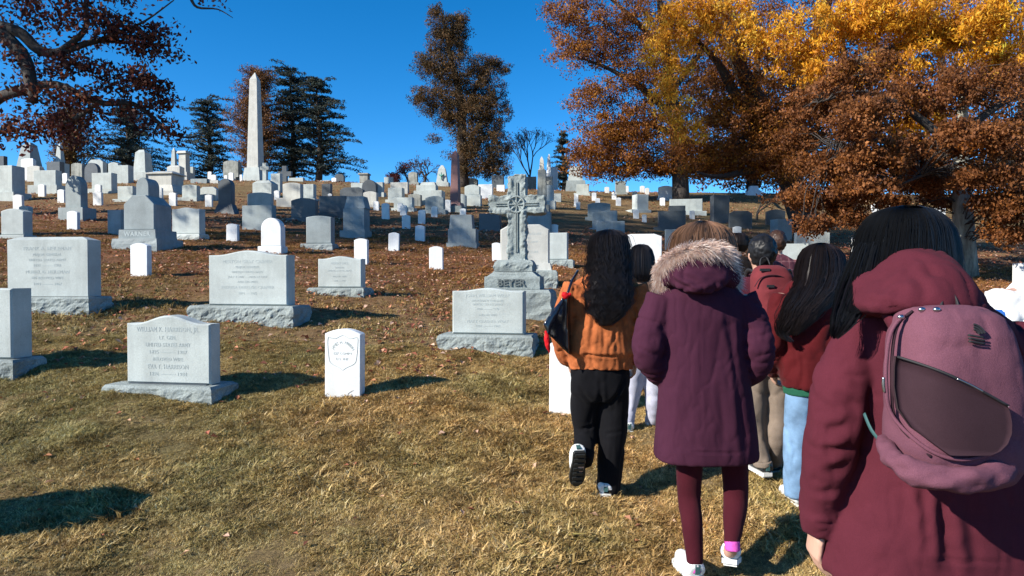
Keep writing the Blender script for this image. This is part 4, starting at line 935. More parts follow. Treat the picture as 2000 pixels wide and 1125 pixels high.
def near_oak():
    """willow oak with sunlit yellow outer leaves"""
    d = 23; rng = np.random.default_rng(61); b = gbase(1585, d + 2); r = make_tree('oak_tree', b, 'big golden oak on the right with leaning dark trunk and sunlit yellow leaves')
    base2 = gpt(1560, 400, d + 2)
    limbs = [([b, base2, gpt(1535, 330, d + 1.5), gpt(1500, 250, d + 1), gpt(1470, 180, d + .5), gpt(1430, 90, d), gpt(1410, -80, d)], [.55, .5, .42, .36, .3, .22, .08]), ([gpt(1535, 330, d + 1.5), gpt(1560, 200, d + 1), gpt(1600, 60, d), gpt(1640, -100, d)], [.4, .3, .22, .1]),
             ([gpt(1500, 250, d + 1), gpt(1440, 190, d), gpt(1400, 120, d - .5), gpt(1340, 60, d - 1)], [.26, .2, .12, .03]), ([gpt(1530, 320, d + 1), gpt(1480, 330, d), gpt(1400, 345, d - .5), gpt(1360, 335, d - 1)], [.2, .14, .08, .02]), ([gpt(1560, 200, d + 1), gpt(1680, 120, d - 1), gpt(1800, 80, d - 3), gpt(1950, 60, d - 4)], [.24, .18, .1, .04]),
             ([gpt(1540, 300, d + 1), gpt(1470, 260, d + 1), gpt(1440, 280, d), gpt(1380, 290, d)], [.2, .13, .08, .02]), ([gpt(1500, 260, d), gpt(1490, 200, d), gpt(1455, 150, d)], [.22, .2, .1])]
    inner = lobes_clumps([(1420, 150, d, 110, 80, 1.6, 46), (1480, 40, d + .5, 130, 80, 2, 80), (1640, 60, d + .5, 150, 100, 2.2, 110), (1480, 300, d + .5, 90, 50, 1.5, 70), (1400, 300, d, 60, 40, 1, 26), (1560, 170, d + 1, 90, 80, 1.6, 60), (1820, 40, d, 180, 110, 2.5, 110), (1960, 120, d - 1, 100, 120, 2, 60), (1400, 215, d + .3, 80, 50, 1.4, 46), (1460, 235, d, 80, 50, 1.4, 54), (1520, 250, d - .4, 60, 50, 1.2, 40), (1440, 310, d, 90, 32, 1.4, 60), (1380, 325, d, 50, 22, 1, 22), (1510, 325, d - .5, 60, 34, 1.2, 40), (1545, 300, d - .8, 40, 60, 1, 34), (1350, 285, d, 46, 32, 1, 18)], rng, .1)
    finish_tree(r, b, limbs, inner, .28, 104, .098, ORANGE + BROWN, 62, tw=(.04, .01, 2), aspect=.42)
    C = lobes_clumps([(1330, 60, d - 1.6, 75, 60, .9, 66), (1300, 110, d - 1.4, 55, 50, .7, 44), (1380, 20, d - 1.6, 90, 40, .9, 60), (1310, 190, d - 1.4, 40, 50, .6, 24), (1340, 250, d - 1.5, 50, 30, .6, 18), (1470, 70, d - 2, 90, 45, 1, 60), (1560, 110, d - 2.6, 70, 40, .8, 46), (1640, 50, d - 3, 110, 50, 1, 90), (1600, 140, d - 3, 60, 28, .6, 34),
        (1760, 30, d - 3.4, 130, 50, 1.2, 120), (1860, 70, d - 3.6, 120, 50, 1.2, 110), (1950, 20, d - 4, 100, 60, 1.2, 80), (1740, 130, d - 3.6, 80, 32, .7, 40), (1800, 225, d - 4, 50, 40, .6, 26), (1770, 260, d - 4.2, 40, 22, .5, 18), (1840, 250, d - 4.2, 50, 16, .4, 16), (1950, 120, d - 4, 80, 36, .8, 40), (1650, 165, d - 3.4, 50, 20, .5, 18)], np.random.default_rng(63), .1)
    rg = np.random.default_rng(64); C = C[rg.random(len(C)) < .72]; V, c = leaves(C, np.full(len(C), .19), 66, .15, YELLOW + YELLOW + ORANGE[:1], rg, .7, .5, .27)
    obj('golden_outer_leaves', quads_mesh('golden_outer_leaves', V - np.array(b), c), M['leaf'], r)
near_oak()
def beech():
    d = 17.5; rng = np.random.default_rng(71); b = gbase(1887, d); r = make_tree('beech_tree', b, 'copper-brown beech with drooping foliage and pale trunk with painted sun dapples at right', 'tree')
    limbs = [([b, gpt(1884, 480, d), gpt(1880, 400, d), gpt(1878, 300, d), gpt(1880, 220, d), gpt(1882, 150, d)], [.31, .26, .24, .18, .12, .04]), ([gpt(1880, 380, d), gpt(1800, 300, d), gpt(1700, 270, d - .6), gpt(1610, 330, d - 1)], [.13, .1, .07, .02]), ([gpt(1878, 300, d), gpt(1780, 220, d), gpt(1690, 180, d - .5), gpt(1600, 200, d - 1)], [.13, .1, .06, .02]),
             ([gpt(1880, 380, d), gpt(1950, 320, d), gpt(2050, 330, d)], [.12, .08, .03]), ([gpt(1880, 260, d), gpt(1960, 200, d), gpt(2060, 160, d)], [.12, .08, .03]), ([gpt(1879, 350, d), gpt(1840, 330, d - 1.2), gpt(1760, 360, d - 2)], [.1, .07, .02])]
    lb = [(1605, 200, d - 0.0, 64, 38, .9, 34), (1575, 270, d - -0.5, 44, 28, .8, 26), (1610, 325, d - 0.6, 55, 28, .8, 34), (1575, 385, d - -0.3, 36, 22, .6, 20), (1635, 400, d - -0.6, 46, 28, .7, 30), (1590, 440, d - 0.7, 31, 15, .5, 12), (1690, 235, d - 2.7, 64, 34, .9, 36), (1700, 310, d - 2.2, 64, 28, .9, 36), (1690, 365, d - 2.1, 55, 24, .8, 28), (1660, 425, d - -0.0, 27, 15, .5, 8), (1790, 300, d - 1.2, 64, 32, .9, 36), (1800, 360, d - 0.2, 51, 24, .8, 24), (1770, 190, d - -0.2, 82, 41, 1.1, 40), (1840, 395, d - -0.5, 33, 17, .5, 10), (1745, 395, d - -0.1, 36, 11, .5, 9),
          (1900, 270, d - 2.7, 73, 38, 1, 40), (1920, 345, d - 2.3, 55, 28, .9, 30), (1965, 400, d - 2.2, 51, 34, .9, 36), (1990, 450, d - 2.2, 42, 24, .7, 20), (1990, 280, d - -0.1, 73, 57, 1.1, 40), (1900, 170, d - 0.3, 101, 47, 1.3, 40), (2040, 380, d - 1.5, 46, 76, .9, 28), (1680, 150, d - 2.0, 82, 38, 1.1, 24)]
    finish_tree(r, b, limbs, lobes_clumps(lb, rng, .15), .19, 140, .081, BROWN + BROWN[:1] + ORANGE[2:3], 72, 'bark_pale', tw=(.016, .006, 2), aspect=.6, droop=.4, flat=.75, split_trunk=True)
beech()
bare(1478, 31, 58, 420, 'thin dark sapling standing alone on the right slope', 45, BROWN, 6, .5, 'sapling_tree', 'sapling', .07, 2, 4)
# dim far trees under the right-hand canopy close the view
def back_tree(px, d, rx, label, seed):
    rng = np.random.default_rng(seed); b = gbase(px, d); r = make_tree('far_tree', b, label)
    limbs = [([b, gpt(px, 320, d), gpt(px + 10, 150, d), gpt(px, 20, d)], [.4, .35, .25, .05])]
    cl = lobes_clumps([(px, 170, d, rx, 130, 3, 150), (px + 20, 290, d, rx * .9, 66, 2.5, 110), (px, 345, d, rx, 26, 2.5, 60)], rng, .1)
    finish_tree(r, b, limbs, cl, .6, 38, .24, BROWN, seed, tw=(.06, .02, 3))
back_tree(1470, 45, 120, 'far brown tree filling the gap left of the leaning trunk', 84)
back_tree(1640, 46, 170, 'far brown tree closing the view behind the golden oak', 81)
back_tree(1830, 40, 150, 'far brown tree seen behind the beech trunk', 82)
back_tree(1990, 44, 130, 'far brown tree at the right edge behind the beech', 83)

side_oak(-20.5, 12.3, 25, 6.2, 400, 15, 'tall oak outside the left edge shading the middle of the slope')

# ------------------------------------------------------------------ grass and fallen leaves
def tuft(seed, nb, h, lean):
    rng = np.random.default_rng(seed); V = []; Cc = []
    pal = [(.64, .46, .21), (.76, .57, .29), (.48, .33, .14), (.38, .31, .12), (.85, .70, .45), (.56, .42, .19), (.26, .175, .08)]
    for k in range(nb):
        r0 = .028 * math.sqrt(rng.random()); a = rng.random() * 6.283; p = np.array([r0 * math.cos(a), r0 * math.sin(a), -.006])
        hh = h * (.5 + .7 * rng.random()); b = rng.random() * 6.283; le = lean * (.3 + rng.random()) * hh
        m = p + np.array([math.cos(b) * le * .35, math.sin(b) * le * .35, hh * .6]); e = p + np.array([math.cos(b) * le, math.sin(b) * le, hh * (1 - .25 * rng.random())])
        w = .0016 + .0016 * rng.random(); sd = np.array([-math.sin(b), math.cos(b), 0]) * w
        V.append([p - sd, p + sd, m + sd * .8, m - sd * .8]); V.append([m - sd * .8, m + sd * .8, e + sd * .1, e - sd * .1])
        c = np.array(pal[rng.integers(len(pal))]) * (.85 + .3 * rng.random()); Cc += [c, c]
    me = quads_mesh('grass_tuft', np.array(V), np.array(Cc)); me.materials.append(M['blade_patch']); return me
def blade_patch():
    m, n, l, b = mat_new('dry_grass'); at = n.new('ShaderNodeAttribute'); at.attribute_name = 'Col'; p = geo_pos(n)
    n1 = noise(n, l, 0.8, 4, 0.6, p); n2 = noise(n, l, 5.0, 3, 0.6, p)
    c1 = ramp(n, l, n1.outputs[0], [(0.38, (1.08, .98, .88)), (0.62, (.84, .90, .80))]); c2 = ramp(n, l, n2.outputs[0], [(0.3, (.55, .50, .44)), (0.6, (1.15, 1.15, 1.15))])
    c = mixc(n, l, 1.0, at.outputs['Color'], c1.outputs[0], 'MULTIPLY'); c = mixc(n, l, 1.0, c, c2.outputs[0], 'MULTIPLY')
    # the lawn is greener towards the lower left, strawier on the trodden side
    sp = n.new('ShaderNodeSeparateXYZ'); l.new(p, sp.inputs[0]); mr = n.new('ShaderNodeMapRange'); l.new(sp.outputs[0], mr.inputs[0])
    for k, v in ((1, -3.5), (2, 1.5), (3, 0.0), (4, 1.0)): mr.inputs[k].default_value = v
    c3 = ramp(n, l, mr.outputs[0], [(0.0, (.74, .80, .76)), (1.0, (1.04, .98, .92))]); c = mixc(n, l, 1.0, c, c3.outputs[0], 'MULTIPLY')
    m2 = n.new('ShaderNodeMapRange'); l.new(sp.outputs[1], m2.inputs[0])
    for k, v in ((1, 6.5), (2, 13.0), (3, 0.0), (4, 1.0)): m2.inputs[k].default_value = v
    c5 = ramp(n, l, m2.outputs[0], [(0.0, (1, 1, 1)), (1.0, (.72, .52, .42))]); c = mixc(n, l, 1.0, c, c5.outputs[0], 'MULTIPLY')
    l.new(c, b.inputs['Base Color']); b.inputs['Roughness'].default_value = .55; b.inputs['Specular IOR Level'].default_value = .25
    t = n.new('ShaderNodeBsdfTranslucent'); l.new(c, t.inputs['Color']); mx = n.new('ShaderNodeMixShader'); mx.inputs[0].default_value = .25
    l.new(b.outputs[0], mx.inputs[1]); l.new(t.outputs[0], mx.inputs[2]); l.new(mx.outputs[0], n['Material Output'].inputs[0]); return m
M['blade_patch'] = blade_patch()
def scatter_object(name, pts, rot, scl, proto, label):
    me = bpy.data.meshes.new(name); me.vertices.add(len(pts)); me.vertices.foreach_set('co', pts.astype(np.float32).ravel())
    a = me.attributes.new('rot', 'FLOAT_VECTOR', 'POINT'); a.data.foreach_set('vector', rot.astype(np.float32).ravel())
    a = me.attributes.new('scl', 'FLOAT', 'POINT'); a.data.foreach_set('value', scl.astype(np.float32))
    o = obj(name, me, None); tag(o, label, 'grass', kind='stuff')
    ng = bpy.data.node_groups.new(name, 'GeometryNodeTree'); ng.interface.new_socket('Geometry', in_out='INPUT', socket_type='NodeSocketGeometry'); ng.interface.new_socket('Geometry', in_out='OUTPUT', socket_type='NodeSocketGeometry')
    N = ng.nodes; L = ng.links; gi = N.new('NodeGroupInput'); go = N.new('NodeGroupOutput'); ip = N.new('GeometryNodeInstanceOnPoints'); oi = N.new('GeometryNodeObjectInfo'); oi.inputs['Object'].default_value = proto
    r = N.new('GeometryNodeInputNamedAttribute'); r.data_type = 'FLOAT_VECTOR'; r.inputs[0].default_value = 'rot'; s = N.new('GeometryNodeInputNamedAttribute'); s.data_type = 'FLOAT'; s.inputs[0].default_value = 'scl'
    e2r = N.new('FunctionNodeEulerToRotation'); L.new(r.outputs[0], e2r.inputs[0])
    L.new(gi.outputs[0], ip.inputs['Points']); L.new(oi.outputs['Geometry'], ip.inputs['Instance']); L.new(e2r.outputs[0], ip.inputs['Rotation']); L.new(s.outputs[0], ip.inputs['Scale']); L.new(ip.outputs[0], go.inputs[0])
    md = o.modifiers.new('scatter', 'NODES'); md.node_group = ng
def build_grass():
    rng = np.random.default_rng(91)
    for k in range(4):
        pr = bpy.data.objects.new('grass_tuft', tuft(90 + k, 16, .027, 1.3))
        # nearer ground is planted thicker
        n = 48000; d = np.sqrt(1.3 ** 2 + (7.5 ** 2 - 1.3 ** 2) * rng.random(n)); n2 = 11000; d2 = np.sqrt(7.5 ** 2 + (20 ** 2 - 7.5 ** 2) * rng.random(n2)); sc2 = 1.5
        D = np.concatenate([d, d2]); x = (rng.random(len(D)) * 2 - 1) * .86 * (D + .4); S = np.concatenate([np.full(n, 1.0), np.full(n2, 1.6)]) * (.6 + .7 * rng.random(len(D)))
        pat = fbm(np.stack([x * 1.6, D * 1.6, x * 0], 1), 5, 3); S *= (1 + .6 * pat) * np.where(rng.random(len(D)) < .05, 1.3, .88); z = gzm(x, D)
        rot = np.stack([rng.normal(0, .18, len(D)), rng.normal(0, .18, len(D)), rng.random(len(D)) * 6.283], 1)
        scatter_object('grass', np.stack([x, D, z], 1), rot, S, pr, 'short dry brown grass covering the lawn')
build_grass()
def build_litter():
    rng = np.random.default_rng(95); pal = [(.42, .19, .11), (.32, .12, .065), (.50, .30, .19), (.24, .09, .055), (.58, .38, .27), (.38, .13, .075), (.46, .21, .10)]
    n = 46000; d = np.sqrt(6.2 ** 2 + (24 ** 2 - 6.2 ** 2) * rng.random(n)); u = (rng.random(n) * 2 - 1) * .85; x = u * d
    # drifted thickest in the middle distance, left of the walkers
    w = np.exp(-((d - 11.5) / 4.5) ** 2) * (0.45 + .75 * np.exp(-((u + .12) / .28) ** 2)) + .22; w *= .35 + 1.0 * (fbm(np.stack([x * .9, d * .9, x * 0], 1), 8, 3) > -.15)
    k = rng.random(n) < w * .95; x, d = x[k], d[k]
    n3 = 260; d3 = 1.6 + 5.2 * rng.random(n3) ** .6; x3 = (rng.random(n3) * 2 - 1) * .85 * d3; x = np.concatenate([x, x3]); d = np.concatenate([d, d3]); n = len(x)
    P = np.stack([x, d, gzm(x, d) + .014 + .016 * rng.random(n)], 1)
    n4 = 16000; d4 = np.sqrt(20 ** 2 + (46 ** 2 - 20 ** 2) * rng.random(n4)); x4 = (rng.random(n4) * 2 - 1) * .82 * d4; kk = fbm(np.stack([x4 * .5, d4 * .5, x4 * 0], 1), 21, 3) > -.2; x4, d4 = x4[kk], d4[kk]
    P = np.concatenate([P, np.stack([x4, d4, gzm(x4, d4) + .03], 1)]); d = np.concatenate([d, d4]); n = len(P)
    a = rng.random(n) * 6.283; t = rng.normal(0, .35, (n, 2)); s = (.035 + .05 * rng.random(n)) * np.where(d < 6.5, .75, 1) * np.where(d > 20, 1.7, 1)
    U = np.stack([np.cos(a), np.sin(a), t[:, 0]], 1) * s[:, None] * .5; Vv = np.stack([-np.sin(a), np.cos(a), t[:, 1]], 1) * s[:, None] * .33
    up = np.stack([0 * a, 0 * a, .22 * s], 1)
    q1 = np.stack([P - U, P - U * .1 - Vv + up, P + U, P], 1); q2 = np.stack([P - U, P, P + U, P + U * .05 + Vv + up], 1)
    c = pick(pal, n, rng, .15); me = quads_mesh('fallen_leaves', np.concatenate([q1, q2]), np.concatenate([c, c]))
    o = obj('fallen_leaves', me, M['litter']); tag(o, 'dry pinkish-brown fallen leaves scattered over the grass', 'leaves', kind='stuff')
build_litter()

# ------------------------------------------------------------------ people: cloth, skin and hair materials
def cloth(name, col, rough=.9, weave=420.0, bump=.25, var=.25, sheen=.03, big=7.0, spec=.05, emb=None):
    m, n, l, b = mat_new(name); tc = n.new('ShaderNodeTexCoord').outputs['Object']
    t = noise(n, l, big, 4, .6, tc); f = noise(n, l, weave, 2, .6, tc)
    c = ramp(n, l, t.outputs[0], [(.3, tuple(x * (1 - var) for x in col)), (.7, tuple(min(1, x * (1 + var * .6)) for x in col))])
    c2 = ramp(n, l, f.outputs[0], [(.3, (.82,) * 3), (.7, (1.12,) * 3)]); cc = mixc(n, l, 1.0, c.outputs[0], c2.outputs[0], 'MULTIPLY')
    l.new(cc, b.inputs['Base Color']); b.inputs['Roughness'].default_value = rough; b.inputs['Specular IOR Level'].default_value = spec
    b.inputs['Sheen Weight'].default_value = sheen * .35
    bp = n.new('ShaderNodeBump'); bp.inputs['Strength'].default_value = bump; bp.inputs['Distance'].default_value = .004
    k = noise(n, l, weave * .6, 4, .7, tc); l.new(k.outputs[0], bp.inputs['Height']); l.new(bp.outputs[0], b.inputs['Normal']); return m
def plain(name, col, rough=.5, spec=.5, coat=0.0, metal=0.0):
    m, n, l, b = mat_new(name); b.inputs['Base Color'].default_value = (*col, 1); b.inputs['Roughness'].default_value = rough
    b.inputs['Specular IOR Level'].default_value = spec; b.inputs['Coat Weight'].default_value = coat; b.inputs['Metallic'].default_value = metal; return m
def plaid(name, col, line):
    m, n, l, b = mat_new(name); tc = n.new('ShaderNodeTexCoord').outputs['Object']; sp = n.new('ShaderNodeSeparateXYZ'); l.new(tc, sp.inputs[0]); acc = None
    for ax in (0, 2):
        a = n.new('ShaderNodeMath'); a.operation = 'MULTIPLY'; a.inputs[1].default_value = 12.0; l.new(sp.outputs[ax], a.inputs[0])
        f = n.new('ShaderNodeMath'); f.operation = 'FRACT'; l.new(a.outputs[0], f.inputs[0]); g = n.new('ShaderNodeMath'); g.operation = 'LESS_THAN'; g.inputs[1].default_value = .12; l.new(f.outputs[0], g.inputs[0])
        if acc is None: acc = g.outputs[0]
        else:
            q = n.new('ShaderNodeMath'); q.operation = 'MAXIMUM'; l.new(acc, q.inputs[0]); l.new(g.outputs[0], q.inputs[1]); acc = q.outputs[0]
    l.new(mixc(n, l, acc, col, line), b.inputs['Base Color']); b.inputs['Roughness'].default_value = .85; return m
M['skin'] = plain('skin', (.50, .30, .22), .5, .4); 
m, n, l, b = mat_new('hair_strands'); at = n.new('ShaderNodeAttribute'); at.attribute_name = 'Col'; l.new(at.outputs['Color'], b.inputs['Base Color']); b.inputs['Roughness'].default_value = .46; b.inputs['Specular IOR Level'].default_value = .22; b.inputs['Anisotropic'].default_value = .5; M['hair'] = m
M['fur'] = leaf_mat('fur_trim', .35, .6)
M['suede'] = cloth('orange_suede', (.385, .115, .040), .95, 300, .4, .38, .1, 13)
M['black_cloth'] = cloth('black_trouser_cloth', (.0065, .0065, .008), .75, 500, .2, .2, .1)
M['parka_purple'] = cloth('purple_parka', (.052, .0155, .031), .9, 600, .3, .14, .03, 5)
M['legging'] = cloth('maroon_leggings', (.050, .0075, .013), .8, 500, .12, .15, .15)
M['parka_red'] = cloth('burgundy_parka', (.082, .0165, .026), .9, 600, .3, .14, .03, 5, .05)
M['pack_mauve'] = cloth('mauve_backpack_fabric', (.150, .060, .084), .9, 500, .4, .12, .03, 5)
M['pack_plum'] = cloth('plum_pocket_fabric', (.040, .021, .027), .75, 700, .12, .15, .05, 5)
M['pack_burg'] = cloth('burgundy_backpack_fabric', (.15, .028, .033), .75, 600, .2, .15, .1)
M['jacket_maroon'] = cloth('maroon_jacket', (.06, .012, .022), .75, 600, .25, .2, .1)
M['jacket_red'] = cloth('dark_red_jacket', (.075, .008, .010), .75, 500, .25, .25, .15)
M['jacket_brown'] = cloth('dark_brown_jacket', (.020, .015, .013), .8)
M['top_brown'] = cloth('taupe_top', (.15, .095, .070), .85)
M['pants_grey'] = cloth('pale_grey_trousers', (.42, .43, .52), .8)
M['pants_khaki'] = cloth('khaki_trousers', (.22, .175, .14), .85)
M['jeans'] = cloth('blue_jeans', (.16, .27, .42), .85, 700, .3, .35, .1, 9)
M['white_coat'] = cloth('white_jacket', (.78, .78, .76), .7); M['blue_coat'] = cloth('blue_sleeve', (.025, .10, .34), .7)
M['plaid'] = plaid('burgundy_plaid', (.085, .018, .028), (.15, .06, .065))
M['white_shoe'] = plain('white_shoe_leather', (.68, .70, .68), .5); M['dark_shoe'] = plain('dark_shoe_rubber', (.02, .025, .03), .5); M['sole'] = plain('shoe_sole', (.62, .63, .60), .7)
M['black_sole'] = plain('black_tread', (.012, .014, .014), .6); M['pink'] = cloth('pink_sock', (.62, .10, .42), .8); M['patent'] = plain('black_patent_leather', (.008, .009, .013), .16, .6, .5)
M['red_silk'] = cloth('red_scarf', (.55, .015, .02), .5); M['strap'] = plain('black_webbing', (.012, .012, .014), .7); M['metal'] = plain('grey_metal', (.45, .47, .48), .3, .5, 0, 1.0); M['teal'] = plain('teal_strap', (.03, .09, .09), .7)
M['green'] = cloth('green_shirt', (.02, .10, .06), .8); M['navy'] = cloth('navy_cloth', (.012, .02, .07), .8)
M['eye'] = plain('eye', (.6, .58, .55), .2)

class Person:
    def __init__(s, px, gy, label, d=None):
        s.d = d or hit(px, gy); a, _ = ray(px, 560); s.o = np.array([a * s.d, s.d, float(gz(a * s.d, s.d))]); s.root = empty('person', tuple(s.o), 0, label, 'person')
    def p(s, px, py, dy=0.0): return Vector(np.array(W(px, py, s.d + dy)) - s.o)
    def k(s, dy=0.0): return (s.d + dy) / F
    def rings(s, g, R, n=28, grow=0.0):
        out = []
        for r in R:
            dy = r[4] if len(r) > 4 else 0.0; c = s.p(r[0], r[1], dy); out.append((c.x, c.y, c.z, r[2] * s.k(dy) + grow, r[3] + grow, r[5] if len(r) > 5 else 2.3))
        out.sort(key=lambda q: q[2]); g.rings(out, n)
    def tube(s, g, T, n=16, ell=1.0):
        P = smooth_path([tuple(s.p(*t[:2], t[3] if len(t) > 3 else 0)) for t in T], 4); r = interp_r([t[2] * s.k() for t in T], len(P)); g.tube(P, [(q * ell, q) for q in r], n)
    def body(s, J, head=(.076, .098, .118), voxel=.015, skin='skin', hands=True, hvox=.0058):
        g = Geo(); P = {k: (s.p(*v) if not isinstance(v, Vector) else v) for k, v in J.items()}; h = P['head']
        g.ball(h, head, 18, 12); g.ball(h + Vector((0, .03, -.06)), (.055, .062, .06)); g.ball(h + Vector((0, .102, -.018)), (.013, .022, .024), 10, 7)
        g.ball(h + Vector((0, .088, -.065)), (.026, .016, .010), 10, 7)
        for sx in (-1, 1):
            g.ball(h + Vector((sx * .080, -.004, -.012)), (.012, .022, .033), 10, 8); g.ball(h + Vector((sx * .033, .084, .012)), (.02, .016, .008), 8, 6)
        nk = P['neck']; g.tube([h + Vector((0, -.012, -.05)), nk, nk + Vector((0, 0, -.06))], [.056, .054, .07], 14)
        L, R = P['shL'], P['shR']; hl, hr = P['hipL'], P['hipR']; mid = (L + R) / 2; hm = (hl + hr) / 2; sw = (R - L).length / 2
        g.rings([(hm.x, hm.y, hm.z - .08, .13, .085), (hm.x, hm.y, hm.z + .05, .15, .1), ((hm.x + mid.x) / 2, (hm.y + mid.y) / 2, (hm.z + mid.z) / 2, .125, .085), (mid.x, mid.y, mid.z - .12, sw * .88, .095), (mid.x, mid.y, mid.z, sw * .95, .075), (mid.x, mid.y, mid.z + .05, .06, .05)], 20)
        for q in 'LR':
            g.tube(smooth_path([P['sh' + q], P['el' + q], P['wr' + q]], 3), interp_r([.05, .042, .04, .037, .028], 7), 12)
            g.tube(smooth_path([P['hip' + q], P['kn' + q], P['an' + q]], 3), interp_r([.074, .056, .043, .040, .030], 7), 12)
            a = P['an' + q]; g.tube([a, a + Vector((0, .03, -.05)), a + Vector((0, .10, -.06))], [.036, .034, .026], 10)
        me = fuse(g, voxel, 4, 'body')
        if hands:
            hg = Geo()
            for q, sx in (('L', -1), ('R', 1)):
                w = P['wr' + q]; dr = (w - P['el' + q]).normalized(); s.hand(hg, w, dr, sx)
            hm2 = fuse(hg, hvox, 1 if hvox > .005 else 2, 'hand'); me = join_meshes(me, hm2)
        o = obj('body', me, M[skin], s.root, True)
        for sx in (-1, 1):
            e = Geo(); e.ball(h + Vector((sx * .033, .082, .004)), .012, 8, 6); obj('eye', e, M['eye'], o, True)
        return o
    def hand(s, g, w, dr, sx, curl=.35):
        dr = Vector(dr).normalized(); fwd = Vector((0, 1, 0)); fwd = (fwd - dr * fwd.dot(dr)).normalized(); inn = dr.cross(fwd) * sx
        if inn.x * sx > 0: inn = -inn
        g.tube([w - dr * .05, w, w + dr * .035, w + dr * .085], [(.022, .026), (.020, .027), (.038, .017), (.040, .014)], 12)
        for k, (off, L) in enumerate(((.030, .072), (.010, .082), (-.010, .076), (-.029, .060))):
            b = w + dr * .080 + fwd * off; m1 = b + dr * (L * .45) + inn * (.05 * curl); m2 = m1 + dr * (L * .32) + inn * (.075 * curl); e = m2 + dr * (L * .2) + inn * (.07 * curl)
            g.tube([b - dr * .02, b, m1, m2, e], [.009, .0095, .0088, .0080, .0062], 8)
        b = w + dr * .028 + fwd * .030; g.tube([b - dr * .015 - fwd * .01, b + fwd * .012, b + dr * .03 + fwd * .026 + inn * .012, b + dr * .055 + fwd * .030 + inn * .022], [.013, .0125, .010, .0075], 8)
    def wear(s, name, g, mat, voxel=.011, smooth=7, fl=(), namp=.004, nf=(9, 9, 5), seed=1, parent=None, creases=()):
        me = fuse(g, voxel, smooth, name); folds(me, [(tuple(s.p(*a)), tuple(s.p(*b)), q, w) for a, b, q, w in fl], namp, nf, seed, creases); return obj(name, me, M[mat], parent or s.root, True)
    def shoe(s, pos, yaw=0., pitch=0., mat='white_shoe', sole='sole', L=.26, roll=0.0):
        g = Geo(); k = L / .26
        g.tube(smooth_path([(0, -.10 * k, .045), (0, -.06 * k, .055), (0, .02 * k, .052), (0, .09 * k, .038), (0, .145 * k, .028)], 3), interp_r([(.040, .034), (.050, .038), (.045, .043), (.032, .048), (.018, .032)], 13), 16)
        g.tube([(0, -.065 * k, .05), (0, -.068 * k, .088)], [.040, .038], 14)
        me = fuse(g, .0078, 2, 'shoe'); c = get_co(me); c[:, 2] = np.maximum(c[:, 2], .014); set_co(me, c)
        mt = Matrix.Translation(Vector(pos)) @ Euler((pitch, roll, yaw)).to_matrix().to_4x4(); me.transform(mt); o = obj('shoe', me, M[mat], s.root, True)
        g2 = Geo(); prof = [(-.105, .030), (-.09, .038), (-.03, .037), (.05, .046), (.10, .047), (.135, .036), (.158, .012)]; pts = [(w, y * k) for y, w in prof] + [(-w, y * k) for y, w in reversed(prof)]
        n = len(pts); g2.add([(x, y, z) for z in (0.0, .022) for x, y in pts], [tuple(reversed(range(n))), tuple(range(n, 2 * n))] + [(i, (i + 1) % n, (i + 1) % n + n, i + n) for i in range(n)])
        for j in range(7):
            yy = (-.085 + j * .035) * k; g2.box((0, yy, -.004), (.030, .009, .006))
        ht = Geo(); ht.box((0, -.104 * k, .058), (.012, .004, .022)); mh = ht.mesh('heel_tab'); mh.transform(mt); obj('heel_tab', mh, M['teal'], o)
        me2 = g2.mesh('sole'); me2.transform(mt); so = obj('sole', me2, M[sole], o); return o
def join_meshes(a, b):
    ca, cb = get_co(a), get_co(b); fa = [tuple(p.vertices) for p in a.polygons]; fb = [tuple(i + len(ca) for i in p.vertices) for p in b.polygons]
    me = bpy.data.meshes.new(a.name); me.from_pydata(np.concatenate([ca, cb]).tolist(), [], fa + fb); me.update(); return me
def strand_mesh(paths, widths, cols, name='hair'):
    """thin ribbon strands; paths (N,K,3)"""
    N, K, _ = paths.shape; t = np.gradient(paths, axis=1); t /= np.linalg.norm(t, axis=2)[:, :, None] + 1e-9
    u = np.cross(t, np.array([.3, -1., .2])); u /= np.linalg.norm(u, axis=2)[:, :, None] + 1e-9; v = np.cross(t, u)
    w = widths[:, None, None] * np.concatenate([np.linspace(.8, 1, 3), np.ones(max(0, K - 6)), np.linspace(1, .15, 3)])[None, :K, None]
    w = w * 1.15; V = np.stack([paths - w * u, paths + w * u], 2)     # N,K,2,3
    idx = np.arange(N * K * 2).reshape(N, K, 2); fs = np.stack([idx[:, :-1, 0], idx[:, :-1, 1], idx[:, 1:, 1], idx[:, 1:, 0]], -1).reshape(-1, 4)
    me = bpy.data.meshes.new(name); me.vertices.add(N * K * 2); me.vertices.foreach_set('co', V.reshape(-1).astype(np.float32))
    me.loops.add(len(fs) * 4); me.loops.foreach_set('vertex_index', fs.astype(np.int32).ravel()); me.polygons.add(len(fs)); me.polygons.foreach_set('loop_start', np.arange(0, len(fs) * 4, 4, dtype=np.int32)); me.polygons.foreach_set('loop_total', np.full(len(fs), 4, np.int32))
    me.polygons.foreach_set('use_smooth', np.ones(len(fs), bool)); me.update(calc_edges=True)
    at = me.color_attributes.new('Col', 'FLOAT_COLOR', 'POINT'); c = np.ones((N, K * 2, 4), np.float32); c[:, :, :3] = cols[:, None, :]; at.data.foreach_set('color', c.ravel()); return me
